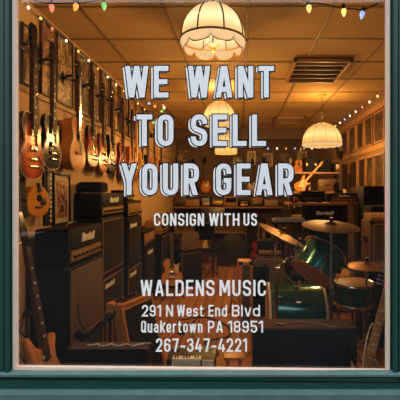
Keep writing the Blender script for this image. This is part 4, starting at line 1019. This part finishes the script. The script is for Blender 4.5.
for i, (a, b, s) in enumerate(RLo):
    rwall_pic(a, b, 1.56, 2.02, 'dark picture, lower row of the right wall, ' + s, art=ARTD[(i + 1) % 4], frame='shelfw', border=.02, group='lower framed pictures on the right wall')

# ------------------------------------------------------------------ fairy lights
zl = 1.35 - .02
def lw(px_, h): D = -(XL + .035) * 400 / (240 - px_); return Vector((XL + .035, D, EYE + h))
pts = []; bl = []
n = 26
for k in range(n):
    D = 2.62 + (9.0 - 2.62) * k / (n - 1)
    pts.append((XL + .025, D, ZC - .05 - .02 * (k % 2)))
Ds = [2.75, 2.92, 3.1, 3.35, 3.6, 3.85, 4.1, 4.4, 4.7, 5.0, 5.3, 5.7, 6.1, 6.5, 6.9, 7.4, 7.9, 8.4]
for k, D in enumerate(Ds): bl.append(((XL + .035, D, ZC - .075), [5, 3, 0, 5, 3, 5, 1, 5][k % 8]))
MB_ = bulb_string('string of small warm lights along the top of the left wall', pts, bl, r=.011, group=None)
pts = [(XR - .04, 3.3 + (9.0 - 3.3) * k / 25, ZC - .06 - .025 * (k % 2)) for k in range(26)]
bl = [((XR - .05, 4.9 + .33 * k, ZC - .085), [5, 3, 5, 0, 5, 5, 4, 5, 3, 0][k % 10]) for k in range(13)]
bulb_string('string of coloured lights along the top of the right wall', pts, bl, r=.016)
yb = 8.25
pts = [(W(x, 0, yb).x, yb, W(0, 147 + 2 * (k % 2), yb).z) for k, x in enumerate(range(262, 322, 6))]
bl = [(Vector((W(x, 0, yb).x, yb, W(0, 148.5, yb).z)), [4, 5, 1, 4, 0, 5, 3, 4][k % 8]) for k, x in enumerate((268, 277, 286, 295, 304, 312))]
# the row under the beam hangs from a dark picture ledge
t0 = MB().box(pts[0][0] - .1, pts[-1][0] + .1, yb, yb + .05, pts[0][2] + .0, pts[0][2] + .06, .004)
bulb_string('row of small bluish lights across the back, between the lettering and the fringed lamp', pts, bl, r=.018)
# the cluster over the far left guitars
cl = W(147, 105, 5.7)
t = thing('light_cluster', 'bunch of multicoloured fairy lights hanging in the far left corner', 'string lights', (cl.x, 5.7, ZC))
MB().tube(spline([(0, 0, 0), (-.03, 0, -.06), (.05, 0, -.1), (.12, 0, -.16), (.02, 0, -.2), (-.1, 0, -.16), (-.05, 0, -.24), (.1, 0, -.28), (.17, 0, -.34), (.28, .05, -.40), (.2, 0, -.3)], 4, False), .004).build('cable', 'black2', t)
random.seed(4)
for k in range(17): MB().ball((random.uniform(-.17, .27), random.uniform(-.05, .05), random.uniform(-.40, -.06)), .019, seg=8).build('bulb', BULB[k % 6], t)
# two festoon cables with large bulbs just inside the glass
d = 2.52
P0 = [W(25, -22, d), W(32, -2, d), W(42, 2.0, d), W(51, 3.5, d), W(64, 3.2, d), W(77, 3, d), W(90, 1.8, d), W(103, -.5, d), W(125, -5, d), W(165, -13, d)]
bulb_string('dark cable with large pink, orange and green bulbs at the top left of the window', spline([tuple(p) for p in P0], 4, False), [(W(51.5, 1, d), 0), (W(77.5, .5, d), 1), (W(104, 0, d), 2), (W(165.5, -13, d), 0)], name='festoon_lights', big=True, cable_r=.0045)
P1 = [W(285, -20, d), W(298, -3, d), W(308, 2.5, d), W(322, 4, d), W(343, 8.2, d), W(353, 9, d), W(364, 9.5, d), W(372, 6, d), W(380, 2, d), W(384, -6, d)]
bulb_string('dark cable with large yellow, green and blue bulbs at the top right of the window', spline([tuple(p) for p in P1], 4, False), [(W(308.5, 2, d), 3), (W(343.5, 5, d), 3), (W(363.5, 8, d), 4)], name='festoon_lights', big=True, cable_r=.0045)

# ------------------------------------------------------------------ the back of the shop
# pictures on the back wall
random.seed(11)
BP = [(150, 158, 150, 168, 'far left on the back wall'), (163, 172, 148, 166, 'second from the left on the back wall'), (176, 188, 149, 163, 'left of the middle lamps on the back wall'), (246, 257, 150, 166, 'right of the drum shaped lamp on the back wall'), (232, 243, 156, 167, 'under the drum shaped lamp on the back wall'), (262, 274, 152, 168, 'near the row of bluish lights'), (280, 291, 153, 170, 'behind the left end of the rack'), (296, 308, 150, 163, 'rightmost of the back wall')]
for i, (a, b, c_, e_, s) in enumerate(BP):
    A, B = W(a, e_, YB), W(b, c_, YB)
    picture('framed picture ' + s, ((A.x + B.x) / 2, YB - .001, A.z), 0, B.x - A.x, B.z - A.z, art=ART[(i + 2) % 8], frame='woodd', border=.03, mat_w=.03 if i % 2 else 0, group='framed pictures on the back wall')
# long shelf on the back wall with gear, guitars below
BZ = W(0, 207, 8.8).z
shelf_unit('long low wooden counter along the back wall', W(163, 0, 8.8).x, W(283, 0, 8.8).x, 8.8, 9.2, [BZ, BZ - .55], name='counter')
NAMES = ['black', 'brown', 'wood fronted', 'grey faced', 'gold panelled', 'small black', 'wide brown', 'square black', 'amber faced']
xs = [168, 181, 193, 206, 218, 231, 244, 257, 271]
for i, x in enumerate(xs):
    w_ = .22 + .04 * (i % 3)
    amp_head('%s amplifier on the back counter, %s' % (NAMES[i], ['leftmost', 'second from left', 'third from left', 'fourth from left', 'in the middle', 'sixth from left', 'third from right', 'second from right', 'rightmost'][i]),
             (W(x, 0, 8.95).x, 8.98, BZ), 0, w_, .25, .16 + .07 * (i % 2), panel=['gold', 'darkm', 'shelfw'][i % 3], knobs=3, front=['black', 'woodd', 'shelfw', 'kgrey', 'gold'][i % 5], handle=False, group='amplifiers on the back counter', vinyl=['black', 'woodd', 'shelfw'][i % 3])
# guitars on the back wall
BG = [(162, 'honey', 'honey'), (177, 'natural', 'natural orange'), (192, 'blackg', 'black'), (206, 'burst3', 'amber sunburst'), (251, 'amber', 'amber'), (265, 'burst2', 'tobacco sunburst'), (280, 'red', 'dark red')]
for i, (x, f, dsc) in enumerate(BG):
    k_ = ['lp', 'st', 'ac'][i % 3]
    guitar(k_, f, '%s guitar hung on the back wall, %s' % (dsc, ['leftmost', 'second from the left', 'third from the left', 'left of the drum shaped lamp', 'right of the drum shaped lamp', 'second from the right', 'rightmost'][i]),
           (W(x, 0, 9.2).x, 9.20 if k_ != 'ac' else 9.19, 1.46 + .05 * (i % 2)), Euler((R(0), R((-1) ** i * 2), 0)), .80, 'guitars on the back wall', full=False)
    MB_h = MB().box(-.02, .02, 0, .12, -.015, .015, .003)
    h_ = MB_h.build('guitar_hanger', 'black2', None, loc=None); h_.location = (W(x, 0, 9.2).x, 9.18, 1.46 + .05 * (i % 2) + .80 * .88)
    tag(h_, 'small black hook behind the headstock of the %s guitar on the back wall, %s' % (dsc, ['leftmost', 'second', 'third', 'fourth', 'fifth', 'sixth', 'last'][i]), 'guitar hanger', 'hooks on the back wall')
# guitars on floor stands through the middle
FG = [(172, 5.6, 'honey', 'lp', 'shiny yellow', 'beside the fifth stack'), (186, 7.1, 'burst1', 'lp', 'red sunburst', 'on the left of the aisle'), (197, 7.6, 'natural', 'ac', 'orange acoustic', 'on the left of the aisle, farther back'), (263, 6.2, 'burst2', 'st', 'tobacco sunburst', 'right of the aisle'), (272, 6.9, 'natural', 'ac', 'natural acoustic', 'behind the tilted cymbal'), (258, 7.6, 'red', 'lp', 'cherry red', 'right of the aisle, farthest back'), (281, 7.3, 'amber', 'lp', 'amber single cutaway', 'left of the storage rack'), (203, 8.5, 'honey', 'st', 'honey double cutaway', 'in front of the back counter'), (165, 8.4, 'burst3', 'lp', 'amber sunburst', 'left of the back counter')]
for i, (x, D, f, k_, dsc, s) in enumerate(FG):
    X = W(x, 0, D).x
    guitar(k_, f, '%s guitar on a floor stand %s' % (dsc, s), (X, D, .20), Euler((R(-10), R(0), R(12 if x < 240 else -12))), .88, 'guitars on floor stands', full=False)
    t = thing('guitar_stand', 'black floor stand of the %s guitar %s' % (dsc, s), 'guitar stand', (X, D + .12, 0), (0, 0, R(12 if x < 240 else -12)), 'floor stands')
    MB().cyl((0, 0, .03), (0, .06, .62), .010).build('post', 'black2', t)
    for a in (-1, 1): MB().cyl((0, 0, .16), (a * .16, -.12, .01), .009).build('leg', 'black2', t)
    MB().cyl((0, 0, .16), (0, .16, .01), .009).build('leg', 'black2', t)
    MB().tube([(-.10, -.19, .22), (-.10, -.17, .19), (-.06, -.02, .17), (.06, -.02, .17), (.10, -.17, .19), (.10, -.19, .22)], .008).build('cradle', 'black2', t)
for k_, (l_, P_) in enumerate([('black cable snaking over the wooden floor of the aisle behind the address lettering', [(-.45, 3.5), (-.2, 3.7), (-.35, 4.0), (-.1, 4.2), (-.2, 4.6), (-.45, 4.8), (-.7, 4.7)]), ('thin black cable crossing the aisle floor toward the tweed amplifier', [(-.6, 4.3), (-.4, 5.2), (-.15, 5.0), (-.12, 5.6), (-.05, 5.4)])]):
    t = thing('cable', l_, 'cable', (P_[0][0], P_[0][1], 0))
    MB().tube(spline([(p[0] - P_[0][0], p[1] - P_[0][1], .009) for p in P_], 6, False), .007).build('lead', 'black2', t)
for k_, (x_, D_, m_, n_) in enumerate([(170, 4.15, 'wood', 'orange'), (182, 4.3, 'black2', 'black'), (193, 4.1, 'chrome', 'silver')]):
    t = thing('effects_pedal', n_ + ' effects pedal lying on the aisle floor behind the phone number', 'pedal', (W(x_, 0, D_).x, D_, 0), (0, 0, R(15 * k_ - 10)))
    MB().prism([(-.06, 0), (.06, 0), (.06, .055), (-.06, .03)], -.036, .036, .003, mx_).build('housing', m_, t)
    MB().cyl((0, -.03, .036), (0, -.03, .055), .010).build('footswitch', 'chrome', t)
    for s_ in (-1, 1): MB().cyl((s_ * .02, .035, .048), (s_ * .02, .035, .068), .008).build('knob', 'white', t)
# bass drum at the back
dr = W(233, 240, 8.2)
drum('bass_drum', 'black bass drum facing the window at the end of the aisle', 'drum', (dr.x, 8.15, .335), Euler((R(-90), 0, 0)), .30, .4, 'woodd', top='drumheadk', bot='drumheadk', lugs=8, hoopm='darkm')
# chair and amps left of it
def chair(label, x, D, rz, m='black', fr='darkm'):
    t = thing('chair', label, 'chair', (x, D, 0), (0, 0, rz))
    MB().box(-.20, .20, -.20, .20, .43, .47, .012).build('seat', m, t)
    MB().box(-.19, .19, .18, .21, .62, .92, .01).build('backrest', m, t)
    for sx in (-1, 1):
        MB().cyl((sx * .18, -.18, 0), (sx * .18, -.18, .435), .012).build('leg', fr, t)
        MB().cyl((sx * .18, .19, 0), (sx * .18, .19, .90), .012).build('leg', fr, t)
    return t
chair('dark chair standing left of the black bass drum in the aisle', W(206, 0, 7.3).x, 7.3, R(15))
cabinet('small amber fronted amplifier on the floor beside the dark chair', (W(184, 0, 8.2).x, 8.2, 0), R(20), .42, .26, .5, grille='grille', vinyl='shelfw', name='combo_amplifier', cat='amplifier')
cabinet('dark combo amplifier between the fifth stack and the aisle', (W(186, 0, 6.45).x, 6.45, 0), R(50), .50, .28, .58, grille='grilled', frame='gold', name='combo_amplifier', cat='amplifier')
cabinet('small brown amplifier on top of the dark combo', (W(186, 0, 6.45).x, 6.45, .582), R(50), .40, .22, .28, grille='grille', vinyl='woodd', frame='gold', name='combo_amplifier', cat='amplifier')
cabinet('black cabinet against the right wall behind the storage rack', (1.3, 7.4, 0), R(-20), .6, .36, .75, grille='grilled', frame='gold')
amp_head('black amplifier head on the cabinet behind the storage rack', (1.3, 7.4, .752), R(-20), .56, .24, .24, panel='gold')
cabinet('brown fronted combo amplifier behind the tweed amplifier, below the tilted cymbal', (W(272, 0, 5.7).x, 5.75, 0), R(-12), .48, .28, .60, grille='grille', vinyl='woodd', name='combo_amplifier', cat='amplifier', frame='gold')
amp_head('small black amplifier on top of the brown fronted combo amplifier', (W(272, 0, 5.7).x, 5.75, .602), R(-12), .40, .22, .22, panel='gold', knobs=5)
cabinet('dark tall cabinet right of the aisle end, under the amber back wall guitar', (W(254, 0, 8.3).x, 8.45, 0), 0, .40, .3, .95, grille='grilled', frame='gold')
case('long black guitar case standing right of the brown fronted combo amplifier', W(290, 0, 5.9).x, 5.95, 0, .24, 1.12, d=.14, m='black')
t = thing('music_stand', 'thin black music stand in the middle of the aisle beside the dark chair', 'stand', (W(216, 0, 6.6).x - .06, 6.6, 0))
MB().cyl((0, 0, .2), (0, 0, 1.05), .009).build('pole', 'black2', t)
MB().box(-.20, .20, -.012, .0, 1.02, 1.26, .004, Matrix.Rotation(R(-8), 4, 'X')).build('desk', 'darkm', t)
for k in range(3):
    q_ = R(90 + 120 * k); MB().cyl((0, 0, .3), (.2 * math.cos(q_), .2 * math.sin(q_), .01), .007).build('leg', 'black2', t)
case('tall brown case against the back wall right of the counter', W(298, 0, 8.9).x, 9.0, 0, .5, 1.1, m='woodd')

# ------------------------------------------------------------------ sky, sun-free dusk daylight, camera
w = bpy.data.worlds.new('sky'); SC.world = w; w.use_nodes = True; nt = w.node_tree; nt.nodes.clear()
out = nt.nodes.new('ShaderNodeOutputWorld'); bg = nt.nodes.new('ShaderNodeBackground'); nt.links.new(bg.outputs[0], out.inputs[0])
tc = nt.nodes.new('ShaderNodeTexCoord'); sp = nt.nodes.new('ShaderNodeSeparateXYZ'); rp = nt.nodes.new('ShaderNodeValToRGB')
nt.links.new(tc.outputs['Generated'], sp.inputs[0]); nt.links.new(sp.outputs['Z'], rp.inputs[0]); nt.links.new(rp.outputs[0], bg.inputs[0])
rp.color_ramp.elements[0].position = .0; rp.color_ramp.elements[0].color = (.34, .36, .38, 1)
rp.color_ramp.elements[1].position = .6; rp.color_ramp.elements[1].color = (.92, .97, 1.02, 1)
bg.inputs[1].default_value = 2.9
cam = bpy.data.cameras.new('camera'); co = bpy.data.objects.new('camera', cam); COL.objects.link(co)
co.location = (0, 0, EYE); co.rotation_euler = (R(90), 0, 0)
cam.sensor_width = 36; cam.lens = 36; cam.shift_x = -.1; cam.shift_y = -.0175; cam.clip_start = .05
SC.camera = co
vs = SC.view_settings; vs.view_transform = 'Standard'; vs.look = 'None'; vs.exposure = 0; vs.gamma = 1; vs.use_curve_mapping = False
SC.cycles.max_bounces = 8; SC.cycles.transparent_max_bounces = 12; SC.cycles.use_denoising = True
SC.cycles.sample_clamp_indirect = 3.
bpy.context.view_layer.update()
